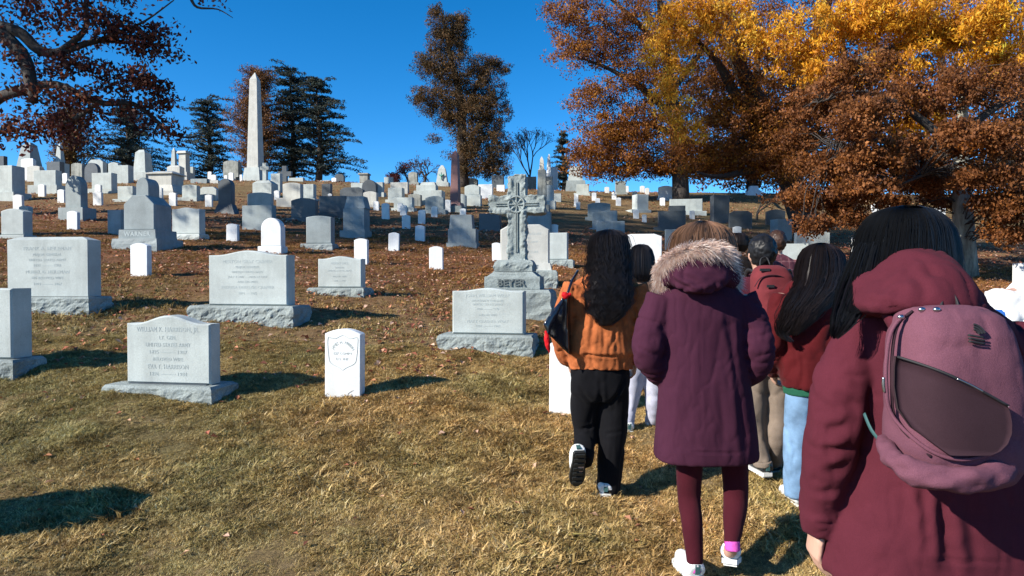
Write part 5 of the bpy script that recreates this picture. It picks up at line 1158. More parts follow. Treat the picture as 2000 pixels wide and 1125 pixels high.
def hair(P, R, col, seed, n=420, wave=.0, wl=.09, width=.003, frizz=.004, K=26, part=.0, tips=.0, shell=True, arc=(0, 2 * math.pi), var=.35, swirl=.16):
    """hair following a hull of rings (top first): R = (px, py, half width px, half depth m, dy)"""
    rng = np.random.default_rng(seed); C = []; rx = []; ry = []
    for r in R:
        dy = r[4] if len(r) > 4 else 0.0; C.append(P.p(r[0], r[1], dy)); rx.append(r[2] * P.k(dy)); ry.append(r[3])
    C = np.array(C); rx = np.array(rx); ry = np.array(ry); T = np.linspace(0, 1, len(R)); ph = arc[0] + (arc[1] - arc[0]) * rng.random(n); t0 = .01 + .03 * rng.random(n); t1 = 1 - (tips + .10) * rng.random(n) ** 1.5
    t = t0[:, None] + (t1 - t0)[:, None] * np.linspace(0, 1, K)[None, :]; f = lambda a: np.interp(t, T, a)
    q = np.maximum(.0, 1 + frizz * 8 * rng.standard_normal((n, 1)) * .3); cx, cy, cz = f(C[:, 0]), f(C[:, 1]), f(C[:, 2]); X = f(rx); Y = f(ry)
    lock = np.floor(ph / (2 * math.pi) * 34); lph = _hash(lock.astype(np.int64), 0 * lock.astype(np.int64), 0 * lock.astype(np.int64), seed) * 3.1; wob = wave * np.sin((cz / wl) * 2 * math.pi + lph[:, None] + .5 * rng.standard_normal((n, 1))) * np.clip((t - .25) / .4, 0, 1)
    sw = swirl * (_hash(lock.astype(np.int64), 0 * lock.astype(np.int64), 2 + 0 * lock.astype(np.int64), seed)[:, None] + .5 * rng.standard_normal((n, 1))) * t; fly = np.where(rng.random((n, 1)) < .035, 1 + .22 * rng.random((n, 1)) * t, 1.0)
    ang = ph[:, None] + sw + wob / np.maximum(X, .03); out = 1 + frizz * rng.standard_normal((n, 1)) / .05 * .5 + .6 * wave * np.cos((cz / wl) * 2 * math.pi + lph[:, None] * 1.7) / .06 * np.clip((t - .3) / .4, 0, 1)
    out = out * fly
    paths = np.stack([cx + np.cos(ang) * X * out, cy + np.sin(ang) * Y * out, cz + part * np.cos(ph)[:, None] ** 2], 2)
    lt = .5 + .5 * _hash(lock.astype(np.int64), 0 * lock.astype(np.int64), 1 + 0 * lock.astype(np.int64), seed + 5)
    cols = np.array(col)[None, :] * np.clip(1 + var * (lt - .3)[:, None] + var * .7 * rng.standard_normal((n, 1)), .3, 3)
    me = strand_mesh(paths, width * (.6 + .8 * rng.random(n)), cols); 
    if shell:
        g = Geo(); n2 = 40; rr = []
        for i in range(len(R)): rr.append((C[i, 0], C[i, 1], C[i, 2], max(rx[i] * .985 - .002, .003), max(ry[i] * .985 - .002, .003)))
        rr = sorted(rr, key=lambda q: q[2]); g.rings(rr, n2); sm = g.mesh(); c = np.array(col) * .95; ca, cb = get_co(me), get_co(sm)
        at = np.ones((len(me.vertices), 4), np.float32); me.color_attributes['Col'].data.foreach_get('color', at.ravel()) if False else None
        buf = np.empty(len(ca) * 4, np.float32); me.color_attributes['Col'].data.foreach_get('color', buf)
        fa = [tuple(p.vertices) for p in me.polygons]; fb = [tuple(i + len(ca) for i in p.vertices) for p in sm.polygons]; nm = bpy.data.meshes.new('hair'); nm.from_pydata(np.concatenate([ca, cb]).tolist(), [], fa + fb); nm.update()
        a2 = nm.color_attributes.new('Col', 'FLOAT_COLOR', 'POINT'); a2.data.foreach_set('color', np.concatenate([buf, np.tile(np.array([*c, 1], np.float32), len(cb))])); me = nm
    return obj('hair', me, M['hair'], P.root, True)
def lock(P, path, r0, n, col, seed, width=.003, K=24, wave=.004):
    """a hanging lock of hair along a path of (px, py, dy)"""
    rng = np.random.default_rng(seed); pts = np.array(smooth_path([tuple(P.p(*q)) for q in path], 8)); u = np.linspace(0, 1, len(pts)); t = np.linspace(0, 1, K)
    base = np.stack([np.interp(t, u, pts[:, j]) for j in range(3)], 1); off = rng.standard_normal((n, 1, 3)) * np.interp(t, np.linspace(0, 1, len(r0)), r0)[None, :, None]
    L = .7 + .3 * rng.random((n, 1, 1)); tt = np.clip(t[None, :, None] * L, 0, 1)[:, :, 0]; paths = np.stack([np.interp(tt, t, base[:, j]) for j in range(3)], 2) + off * np.array([1, .5, .3]) + wave * np.sin(tt * 22 + 6 * rng.random((n, 1)))[:, :, None] * np.array([1, .3, 0])
    return obj('hair_lock', strand_mesh(paths, width * (.6 + .8 * rng.random(n)), np.array(col)[None] * np.clip(1 + .35 * rng.standard_normal((n, 1)), .4, 2.5)), M['hair'], P.root, True)
BLACK = (.014, .012, .013)

# ------------------------------------------------------------------ woman in the orange jacket
def orange():
    P = Person(1182, 966, 'person with long wavy black hair in orange suede jacket and black trousers, walking')
    J = dict(head=(1190, 493), neck=(1189, 530), shL=(1132, 560), shR=(1240, 562), elL=(1100, 640, 0), elR=(1248, 640, .02), wrL=(1112, 705, .14), wrR=(1240, 705, .14), hipL=(1150, 730), hipR=(1200, 730), knL=(1146, 830, .06), knR=(1200, 840, .03), anL=(1133, 905, -.16), anR=(1188, 948, -.02))
    P.body(J)
    g = Geo(); P.rings(g, [(1189, 524, 24, .07, 0), (1188, 536, 44, .085, 0), (1185, 550, 62, .10, 0), (1182, 575, 66, .115, 0), (1178, 620, 65, .125, 0), (1173, 660, 65, .132, 0), (1171, 686, 69, .14, 0), (1172, 694, 64, .128, 0), (1174, 719, 62, .125, 0)])
    P.tube(g, [(1126, 556, 25), (1110, 600, 25), (1100, 645, 24), (1106, 690, 20, .08), (1112, 706, 16, .12)]); P.tube(g, [(1240, 558, 25), (1250, 600, 25), (1252, 645, 24), (1246, 685, 20, .08), (1240, 706, 16, .12)])
    B = -.13
    P.wear('jacket', g, 'suede', .0082, 4, [((1112, 693, B), (1235, 697, B), .008, .008), ((1165, 600, B), (1150, 690, B), .008, .014), ((1195, 610, B), (1205, 690, B), .009, .013), ((1218, 590, B), (1228, 690, B * .8), .012, .014), ((1140, 600, B), (1128, 690, B), .008, .012), ((1180, 625, B), (1178, 690, B), .007, .010), ((1210, 620, B), (1190, 688, B), .006, .009), ((1235, 600, -.06), (1262, 640, -.05), .012, .012), ((1232, 630, -.06), (1262, 625, -.05), .012, .012), ((1236, 660, -.06), (1260, 650, -.05), .010, .012),
        ((1135, 560, B), (1128, 640, B), .008, .012), ((1150, 580, B), (1185, 640, B), .006, .012)], .005, (12, 12, 5), 3, creases=[(.012, (9, 9, 3.5), None), (.006, (22, 22, 12), None)])
    g = Geo(); P.rings(g, [(1172, 705, 56, .105, 0), (1172, 730, 58, .115, 0), (1172, 765, 58, .11, 0), (1172, 780, 50, .09, 0)])
    P.tube(g, [(1148, 740, 33), (1143, 800, 29, .04), (1145, 840, 24, .05), (1140, 880, 20, -.06), (1137, 902, 20, -.13)]); P.tube(g, [(1200, 740, 32), (1199, 820, 28, .02), (1194, 880, 26, .01), (1189, 935, 25, 0), (1188, 961, 25, 0)])
    P.wear('trousers', g, 'black_cloth', .010, 5, [((1172, 735, -.1), (1174, 800, -.09), .012, .012), ((1120, 745, -.1), (1165, 800, -.08), .006, .012), ((1225, 740, -.1), (1185, 800, -.09), .007, .012), ((1128, 840, -.02), (1165, 832, -.02), .008, .010), ((1125, 860, -.05), (1160, 868, -.05), .007, .010), ((1200, 800, -.09), (1192, 930, -.08), .006, .012), ((1172, 850, -.06), (1215, 842, -.06), .006, .010)], .004, (11, 11, 4), 5, creases=[(.008, (8, 8, 5), None)])
    a = P.p(1132, 888, -.20); P.shoe((a.x - .004, a.y + .02, a.z - .075), .12, math.radians(-66), 'white_shoe', 'black_sole', .25); b = P.p(1186, 960, 0); P.shoe((b.x - .01, b.y + .02, .005), -.1, 0, 'white_shoe', 'sole', .25)
    hair(P, [(1190, 448, 4, .015, 0), (1190, 452, 17, .06, 0), (1190, 462, 28, .095, 0), (1190, 480, 32, .112, 0), (1190, 505, 33, .113, -.01), (1189, 530, 34, .105, -.035), (1189, 560, 37, .085, -.09), (1189, 590, 37, .055, -.125), (1186, 612, 29, .042, -.135), (1181, 636, 12, .025, -.138)], BLACK, 101, 2500, .014, .085, .0010, .016, 28, tips=.4, var=.3, swirl=.25)
    # patent tote hanging from her left shoulder
    bag = empty('handbag', tuple(P.o + np.array(P.p(1085, 690, -.08))), 0, 'glossy black tote bag with red scarf hanging from the orange jacket shoulder', 'handbag'); bo = np.array(bag.location)
    def q(px, py, dy): return tuple(P.o + np.array(P.p(px, py, dy)) - bo)
    g = Geo(); F0 = [q(1066, 612, -.22), q(1110, 575, -.10), q(1116, 700, -.06), q(1084, 668, -.20)]; 
    top = [q(1060, 632, -.20), q(1107, 570, -.16), q(1122, 572, .10), q(1078, 628, .08)]; bot = [q(1068, 652, -.21), q(1112, 694, -.15), q(1126, 696, .10), q(1086, 655, .08)]
    g.add(top + bot, [(0, 1, 2, 3), (7, 6, 5, 4), (1, 0, 4, 5), (2, 1, 5, 6), (3, 2, 6, 7), (0, 3, 7, 4)]); me = fuse(g, .008, 5, 'bag_body'); folds(me, [], .004, (8, 8, 8), 3); bb = obj('bag_body', me, M['patent'], bag, True)
    g = Geo(); g.tube(smooth_path([q(1108, 576, -.16), q(1116, 552, -.13), q(1126, 534, -.06), q(1128, 530, .02), q(1120, 550, .10), q(1116, 575, .10)], 4), .008, 8); obj('strap', g, M['patent'], bag, True)
    g = Geo(); g.ball(q(1106, 577, -.18), (.022, .02, .02)); g.tube(smooth_path([q(1098, 574, -.18), q(1106, 578, -.19), q(1115, 574, -.18)], 3), .013, 8); me = fuse(g, .006, 2, 'scarf'); folds(me, [], .005, (40, 40, 30), 2); obj('scarf_knot', me, M['red_silk'], bag, True)
    g = Geo(); g.tube(smooth_path([q(1067, 646, -.19), q(1069, 665, -.2), q(1073, 692, -.2)], 4), interp_r([.012, .020, .003], 9), 8); me = fuse(g, .005, 2, 'scarf_end'); folds(me, [], .006, (40, 40, 20), 4); obj('scarf_end', me, M['red_silk'], bag, True)
orange()

# ------------------------------------------------------------------ woman in the purple parka
def purple():
    P = Person(1378, 1118, 'person in long purple parka with pale fur hood and maroon leggings')
    J = dict(head=(1372, 487), neck=(1370, 540), shL=(1300, 580), shR=(1442, 580), elL=(1268, 680, -.05), elR=(1482, 675, -.05), wrL=(1300, 735, .06), wrR=(1455, 735, .06), hipL=(1345, 770), hipR=(1415, 770), knL=(1346, 960, .03), knR=(1436, 960, .02), anL=(1356, 1100, -.10), anR=(1430, 1062, -.12))
    P.body(J)
    g = Geo(); P.rings(g, [(1368, 540, 46, .085, 0), (1367, 556, 68, .105, 0), (1367, 578, 84, .122, 0), (1369, 620, 86, .135, 0), (1371, 680, 82, .135, 0), (1374, 720, 84, .14, 0), (1376, 780, 91, .15, 0), (1378, 840, 97, .16, 0), (1378, 882, 101, .165, 0), (1378, 895, 100, .163, 0)], 32)
    P.tube(g, [(1294, 580, 32), (1277, 630, 33, -.01), (1265, 682, 32, -.04), (1276, 716, 28, -.01), (1302, 738, 22, .05)]); P.tube(g, [(1446, 580, 31), (1468, 630, 33, -.01), (1481, 680, 32, -.04), (1474, 716, 28, -.01), (1452, 736, 22, .05)])
    B = -.14
    P.wear('parka', g, 'parka_purple', .0080, 4, [((1300, 590, B), (1296, 690, B), .010, .010), ((1446, 590, B), (1448, 690, B), .010, .010), ((1240, 650, -.06), (1295, 640, -.08), .010, .013), ((1236, 690, -.07), (1295, 668, -.08), .012, .013), ((1244, 712, -.06), (1296, 695, -.08), .010, .012), ((1262, 730, -.05), (1298, 712, -.05), .008, .01), ((1450, 640, -.08), (1508, 655, -.06), .010, .013), ((1450, 672, -.08), (1512, 690, -.06), .012, .013), ((1448, 700, -.08), (1500, 712, -.06), .010, .012), ((1450, 720, -.06), (1485, 735, -.05), .008, .01),
        ((1280, 882, -.16), (1478, 886, -.16), .004, .006), ((1440, 700, B), (1458, 880, -.15), .010, .018), ((1318, 640, B), (1310, 800, B), .006, .02), ((1420, 610, B), (1440, 700, B), .008, .016), ((1365, 600, B), (1372, 880, -.165), .002, .008), ((1405, 760, B), (1418, 880, -.16), .005, .02), ((1340, 720, B), (1330, 870, -.16), .005, .022)], .0035, (9, 9, 4), 7, creases=[(.004, (6, 6, 1.8), None), (.008, (5, 5, 11), lambda c: sstep(.175, .215, np.abs(c[:, 0] + .015)) * sstep(.85, .95, c[:, 2])), (.003, (20, 20, 9), None)])
    g = Geo(); P.rings(g, [(1366, 512, 40, .07, -.09), (1366, 524, 54, .09, -.10), (1365, 545, 58, .10, -.11), (1366, 560, 48, .085, -.13), (1366, 572, 28, .05, -.15)], 24); P.tube(g, [(1300, 545, 24, -.03), (1320, 528, 26, -.08), (1366, 522, 26, -.12), (1408, 530, 26, -.08), (1428, 550, 22, -.03)])
    P.wear('hood', g, 'parka_purple', .009, 5, [((1315, 530, -.17), (1375, 556, -.23), .013, .012), ((1310, 545, -.14), (1352, 566, -.21), .012, .010), ((1425, 535, -.14), (1380, 570, -.21), .012, .011), ((1330, 515, -.18), (1400, 525, -.20), .010, .010)], .004, (14, 14, 10), 9, creases=[(.012, (11, 11, 9), None)])
    # fur edge
    ring = smooth_path([tuple(P.p(*q)) for q in ((1293, 556, .0), (1294, 530, -.06), (1306, 507, -.11), (1340, 492, -.15), (1374, 486, -.165), (1406, 492, -.14), (1414, 512, -.09), (1421, 538, -.03), (1424, 556, .02))], 6); g = Geo(); g.tube(ring, interp_r([.014, .021, .023, .022, .022, .022, .022, .019, .013], len(ring)), 10)
    core = fuse(g, .010, 2, 'fur_core'); rng = np.random.default_rng(5); rp = np.array(ring); n = 11000; k = rng.integers(0, len(rp) - 1, n); base = rp[k] + (rp[k + 1] - rp[k]) * rng.random((n, 1)); v = rng.standard_normal((n, 3)); v /= np.linalg.norm(v, axis=1)[:, None]
    cen = rp.mean(0); outw = base - (cen + np.array([0, .06, -.02])); outw /= np.linalg.norm(outw, axis=1)[:, None]; v = v + outw * .55 + .35 * np.stack([vnoise(base * 30, 1), vnoise(base * 30, 2), vnoise(base * 30, 3)], 1); v /= np.linalg.norm(v, axis=1)[:, None]
    Ls = (.018 + .044 * rng.random(n) ** 2)[:, None]; st = base + v * .017; paths = st[:, None, :] + (v[:, None, :] * np.linspace(0, 1, 6)[None, :, None] + np.array([.25, 0, -.35])[None, None] * (np.linspace(0, 1, 6) ** 2)[None, :, None]) * Ls[:, None, :]
    pal = np.array([(.70, .52, .43), (.78, .62, .52), (.60, .41, .33), (.86, .76, .68), (.66, .47, .38)]); fm = strand_mesh(paths, np.full(n, .0009), pal[rng.integers(0, 5, n)], 'fur_trim'); f = obj('fur_trim', fm, M['fur'], P.root, True)
    core.color_attributes.new('Col', 'FLOAT_COLOR', 'POINT').data.foreach_set('color', np.tile(np.array([.52, .36, .29, 1], np.float32), len(core.vertices))); obj('fur_backing', core, M['fur'], f, True)
    g = Geo(); P.tube(g, [(1348, 800, 31), (1347, 900, 27, .01), (1346, 970, 23, .02), (1351, 1020, 21, -.05), (1356, 1075, 17, -.09), (1357, 1104, 15, -.11)]); P.tube(g, [(1418, 800, 31), (1434, 900, 26, .01), (1437, 970, 24, .01), (1434, 1015, 21, -.05), (1430, 1055, 15, -.11), (1430, 1062, 15, -.12)])
    P.wear('leggings', g, 'legging', .008, 4, [((1340, 1040, -.07), (1372, 1048, -.07), .004, .006), ((1342, 1060, -.07), (1374, 1064, -.07), .004, .006), ((1342, 1080, -.07), (1374, 1078, -.07), .004, .005)], .002, (12, 12, 8), 11)
    for T in (((1357, 1098, 14, -.11), (1357, 1116, 14, -.11)), ((1430, 1056, 14.5, -.12), (1431, 1076, 14, -.13))):
        g = Geo(); P.tube(g, T); obj('sock', fuse(g, .006, 2, 'sock'), M['pink'], P.root, True)
    a = P.p(1356, 1128, -.10); P.shoe((a.x - .008, a.y + .06, .002), .12, math.radians(-3)); b = P.p(1436, 1112, -.06); P.shoe((b.x - .005, b.y + .05, .045), -.35, math.radians(-17))
    hair(P, [(1372, 431, 4, .015, 0), (1372, 435, 20, .06, 0), (1372, 444, 38, .09, 0), (1372, 458, 50, .108, 0), (1372, 478, 56, .115, 0), (1372, 500, 56, .115, -.01), (1372, 525, 48, .10, -.03), (1372, 540, 36, .08, -.04)], (.19, .10, .058), 102, 1800, .002, .1, .0011, .007, 18, var=.55)
purple()

# ------------------------------------------------------------------ woman with the mauve backpack, nearest
def burgundy():
    P = Person(1800, 1638, 'nearest person, long black hair, burgundy hooded parka, seen from behind at right', d=1.78)
    def zz(px, z, dy=0): a, _ = ray(px, 560); return Vector((a * P.d - P.o[0], dy, z))
    J = dict(head=(1766, 500), neck=(1775, 560), shL=(1680, 650), shR=(1960, 650), elL=(1630, 830, -.02), elR=(2030, 830, .0), wrL=(1598, 1026, .03), wrR=(2030, 1010, .05), hipL=zz(1755, .86), hipR=zz(1890, .86), knL=zz(1755, .47, .04), knR=zz(1890, .47, .02), anL=zz(1755, .08, -.05), anR=zz(1890, .08, .08))
    P.body(J, (.078, .1, .12), .013, hvox=.0042)
    g = Geo(); P.rings(g, [(1785, 556, 70, .085, 0), (1795, 590, 115, .115, 0), (1808, 625, 150, .135, 0), (1812, 670, 162, .145, 0), (1815, 740, 155, .15, 0), (1818, 820, 150, .15, 0), (1820, 890, 158, .155, 0), (1824, 960, 182, .165, 0), (1828, 1040, 210, .18, 0), (1830, 1100, 224, .188, 0), (1831, 1116, 224, .188, 0)], 36)
    P.tube(g, [(1682, 650, 44), (1652, 730, 55, -.01), (1632, 815, 54, -.02), (1617, 900, 47, -.01), (1604, 975, 40, .01), (1600, 1034, 34, .03)], 18); P.tube(g, [(1956, 650, 48), (2000, 730, 56), (2025, 820, 54), (2035, 900, 47), (2040, 1000, 38, .04)], 18)
    B = -.15
    P.wear('parka', g, 'parka_red', .0075, 4, [((1700, 640, B), (1712, 760, B), .010, .012), ((1712, 760, B), (1672, 860, B), .014, .014), ((1610, 760, -.08), (1690, 800, -.10), .008, .013), ((1598, 850, -.08), (1668, 830, -.10), .009, .014), ((1590, 890, -.08), (1664, 875, -.09), .009, .012), ((1580, 930, -.07), (1655, 915, -.08), .008, .012), ((1575, 970, -.05), (1640, 955, -.06), .006, .010), ((1620, 720, -.09), (1680, 735, -.11), .006, .014),
        ((1700, 880, B), (1650, 1040, -.17), .008, .02), ((1805, 950, B), (1818, 1112, -.19), .022, .012), ((1835, 960, B), (1862, 1112, -.19), .012, .016), ((1770, 980, -.16), (1752, 1112, -.18), .007, .02), ((1770, 900, B), (1770, 960, -.16), .010, .012), ((1612, 1088, -.17), (1990, 1100, -.18), .004, .006), ((1720, 1010, -.17), (1735, 1110, -.18), .006, .022), ((1900, 980, -.17), (1910, 1110, -.18), .006, .02), ((1572, 1022, -.03), (1630, 1024, -.03), .004, .006), ((1690, 620, B), (1760, 680, B), .006, .016)], .0035, (10, 10, 5), 13, creases=[(.004, (5, 5, 1.6), None), (.006, (5, 5, 10), lambda c: sstep(-.165, -.21, c[:, 0]) * sstep(.80, .86, c[:, 2])), (.003, (20, 20, 9), None)])
    g = Geo(); P.rings(g, [(1790, 486, 16, .04, -.07), (1789, 497, 42, .07, -.09), (1787, 515, 60, .095, -.105), (1785, 540, 80, .115, -.115), (1784, 570, 102, .130, -.125), (1786, 596, 116, .135, -.13), (1790, 610, 104, .115, -.135), (1795, 619, 60, .07, -.15)], 28); P.tube(g, [(1690, 600, 30, -.02), (1700, 570, 36, -.08), (1785, 560, 40, -.14), (1870, 575, 36, -.08), (1905, 610, 28, -.02)])
    P.wear('hood', g, 'parka_red', .0085, 5, [((1695, 590, -.17), (1760, 604, -.24), .010, .010), ((1880, 590, -.17), (1800, 604, -.25), .012, .011), ((1720, 545, -.20), (1840, 535, -.22), .004, .016), ((1850, 545, -.18), (1815, 602, -.25), .009, .011), ((1765, 510, -.20), (1750, 590, -.24), .008, .012), ((1735, 560, -.24), (1800, 590, -.27), .010, .010), ((1810, 520, -.2), (1840, 580, -.24), .008, .010)], .004, (9, 9, 8), 15, creases=[(.012, (6, 6, 6), None), (.005, (16, 16, 14), None)])
    g = Geo(); hip = zz(1755, .80); P2 = []
    for a, b2, c in ((zz(1755, .86), zz(1755, .47, .04), zz(1755, .06, -.05)), (zz(1890, .86), zz(1890, .47, .02), zz(1890, .06, .08))): pp = smooth_path([a, b2, c], 4); g.tube(pp, interp_r([.10, .075, .06], len(pp)), 16)
    P.wear('trousers', g, 'black_cloth', .014, 4, (), .003); c = zz(1755, 0, 0); P.shoe((c.x, .02, 0), .1, 0, 'dark_shoe'); c = zz(1890, 0, 0); P.shoe((c.x, .15, 0), -.1, 0, 'dark_shoe')
    col = (.010, .011, .013)
    hair(P, [(1762, 403, 6, .02, 0), (1763, 405, 24, .05, 0), (1765, 413, 45, .08, 0), (1767, 428, 62, .1, 0), (1768, 450, 75, .112, 0), (1768, 480, 84, .117, 0), (1767, 515, 88, .117, -.008), (1764, 550, 91, .110, -.015), (1760, 585, 92, .10, -.02), (1757, 612, 86, .08, -.01)], col, 103, 5000, .0012, .12, .0008, .0035, 15, var=.14, swirl=.07)
    lock(P, [(1698, 480, -.03), (1682, 535, -.05), (1664, 585, -.09), (1645, 630, -.125), (1628, 662, -.12)], [.012, .016, .017, .013, .004], 650, col, 104, .0014, 16, .0012); lock(P, [(1834, 500, .0), (1850, 545, -.03), (1880, 590, -.08), (1925, 618, -.12)], [.007, .008, .007, .004], 300, col, 105, .0014, 16, .0012)
    lock(P, [(1712, 480, -.05), (1700, 530, -.07), (1690, 575, -.10), (1668, 612, -.135)], [.012, .014, .012, .006], 420, col, 106, .0014, 16, .0012)
    # backpack
    s0 = -.25; pk = empty('backpack', tuple(P.o + np.array(P.p(1868, 955, s0))), 0, 'mauve backpack with plum front pocket worn by the nearest person', 'backpack'); bo = np.array(pk.location) - P.o
    R = [(1846, 594, 36, .035, s0), (1848, 600, 66, .06, s0), (1850, 616, 88, .082, s0), (1852, 650, 101, .098, s0), (1858, 720, 112, .106, s0), (1862, 800, 118, .11, s0), (1862, 860, 118, .108, s0), (1864, 905, 111, .095, s0), (1867, 932, 94, .075, s0), (1871, 946, 66, .05, s0)]
    rows = sorted([(P.p(r[0], r[1], r[4]), r[2] * P.k(r[4]), r[3]) for r in R], key=lambda q: q[0].z)
    zs = np.array([q[0].z for q in rows]); xs = np.array([q[0].x for q in rows]); hx = np.array([q[1] for q in rows]); hy = np.array([q[2] for q in rows]); PW = 3.0
    def surf(px, py, lift=.004):
        v = P.p(px, py, s0 - .11); x, z = v.x, v.z; cx = np.interp(z, zs, xs); a = np.interp(z, zs, hx); b2 = np.interp(z, zs, hy); u = min(.995, abs(x - cx) / a); y = s0 - b2 * (1 - u ** PW) ** (1 / PW) - lift; return np.array([x, y, z]) - bo
    g = Geo(); g.rings([(q[0].x - bo[0], s0 - bo[1], q[0].z - bo[2], q[1], q[2], PW) for q in rows], 40); me = fuse(g, .007, 4, 'bag_body'); folds(me, [], .003, (12, 12, 8), 4, creases=[(.005, (7, 7, 4), None), (.002, (20, 20, 14), None)]); obj('bag_body', me, M['pack_mauve'], pk, True)
    def patch(name, rowsp, mat, lift=.006, nc=14):
        g = Geo(); V = []; m2 = len(rowsp)
        for py0, xl, xr, py1 in rowsp:
            for k in range(nc + 1):
                t = k / nc; V.append(tuple(surf(xl + (xr - xl) * t, py0 + (py1 - py0) * t, lift)))
        nb = len(V)
        for py0, xl, xr, py1 in rowsp:
            for k in range(nc + 1):
                t = k / nc; V.append(tuple(surf(xl + (xr - xl) * t, py0 + (py1 - py0) * t, lift - .012)))
        fs = [(j * (nc + 1) + k, j * (nc + 1) + k + 1, (j + 1) * (nc + 1) + k + 1, (j + 1) * (nc + 1) + k) for j in range(m2 - 1) for k in range(nc)]; fs2 = [tuple(reversed([i + nb for i in f])) for f in fs]
        rim = [k for k in range(nc)] + [j * (nc + 1) + nc for j in range(m2 - 1)] + [(m2 - 1) * (nc + 1) + k for k in range(nc, 0, -1)] + [j * (nc + 1) for j in range(m2 - 1, 0, -1)]
        fs3 = [(rim[i], rim[(i + 1) % len(rim)], rim[(i + 1) % len(rim)] + nb, rim[i] + nb) for i in range(len(rim))]; g.add(V, fs + fs2 + fs3); return obj(name, g, M[mat], pk, True)
    patch('front_pocket', [(703, 1786, 1958, 790), (725, 1783, 1963, 804), (765, 1782, 1966, 824), (810, 1789, 1966, 844), (845, 1806, 1958, 864), (872, 1832, 1944, 878), (888, 1852, 1926, 886)], 'pack_plum', .017)
    def line(name, pts, r, mat, lift=.006): gg = Geo(); gg.tube([tuple(q) for q in smooth_path([surf(*p, lift) for p in pts], 5)], r, 7); return obj(name, gg, M[mat], pk, True)
    line('piping', [(1812, 620), (1786, 650), (1774, 700), (1772, 770), (1786, 830), (1824, 882), (1880, 899), (1945, 884)], .0045, 'pack_mauve', .004); line('zip', [(1788, 704), (1835, 724), (1890, 752), (1958, 790)], .0030, 'strap', .019); line('zip_glint', [(1862, 738), (1885, 749), (1908, 762)], .0016, 'metal', .0215); line('piping', [(1832, 612), (1802, 636), (1788, 680), (1784, 760), (1794, 840), (1832, 898)], .0035, 'pack_plum', .0025)
    line('zip_pull', [(1766, 748), (1766, 765), (1768, 778)], .0035, 'metal', .004); 
    for pz in ((1806, 624), (1842, 608), (1860, 607)): gg = Geo(); gg.ball(tuple(surf(*pz, .004)), (.009, .006, .006), 8, 6); obj('buckle', gg, M['metal'], pk, True)
    # printed mark: three quarter-arcs over a word line
    for k, (r0, nm) in enumerate(((10, 0), (15, 1), (20, 2))): gg = Geo(); gg.tube([tuple(surf(1908 + r0 * math.cos(a) * 1.05, 654 - r0 * math.sin(a), .006)) for a in np.linspace(.1, 1.35, 7)], .0028, 5); obj('logo_arc', gg, M['strap'], pk)
    for k in range(3): line('logo_word', [(1896, 655 + 6 * k), (1926, 660 + 6 * k)], .0024, 'strap', .006)
    gg = Geo(); tt = [(1722, 858, 14, s0 + .05), (1752, 900, 22, s0 - .06), (1800, 928, 26, s0 - .10), (1870, 938, 26, s0 - .115), (1940, 925, 26, s0 - .10), (1976, 890, 22, s0 - .03), (1988, 860, 16, s0 + .03)]; pp = smooth_path([tuple(P.p(a, b2, e) - Vector(bo)) for a, b2, c, e in tt], 4); gg.tube(pp, interp_r([c * P.k(e) for a, b2, c, e in tt], len(pp)), 12); me = fuse(gg, .007, 3, 'bottom_roll'); folds(me, [], .006, (18, 30, 40), 8); obj('bottom_roll', me, M['pack_mauve'], pk, True)
    for nm, T, mt, r in (('shoulder_strap', [(1745, 640, s0 + .04), (1728, 612, -.17), (1712, 600, -.10), (1700, 610, .0)], 'parka_red', .016), ('shoulder_strap', [(1940, 625, s0 + .03), (1965, 650, -.17), (1985, 690, -.14)], 'parka_red', .018), ('lower_strap', [(1688, 808, -.14), (1702, 840, -.17), (1724, 868, s0 + .06)], 'teal', .006), ('grab_handle', [(1835, 604, s0 - .02), (1842, 578, s0), (1862, 578, s0), (1872, 604, s0 - .02)], 'strap', .007)):
        gg = Geo(); pp = smooth_path([tuple(P.p(*q) - Vector(bo)) for q in T], 4); gg.tube(pp, [(r, r * .4)] * len(pp), 8); obj(nm, gg, M[mt], pk, True)
burgundy()

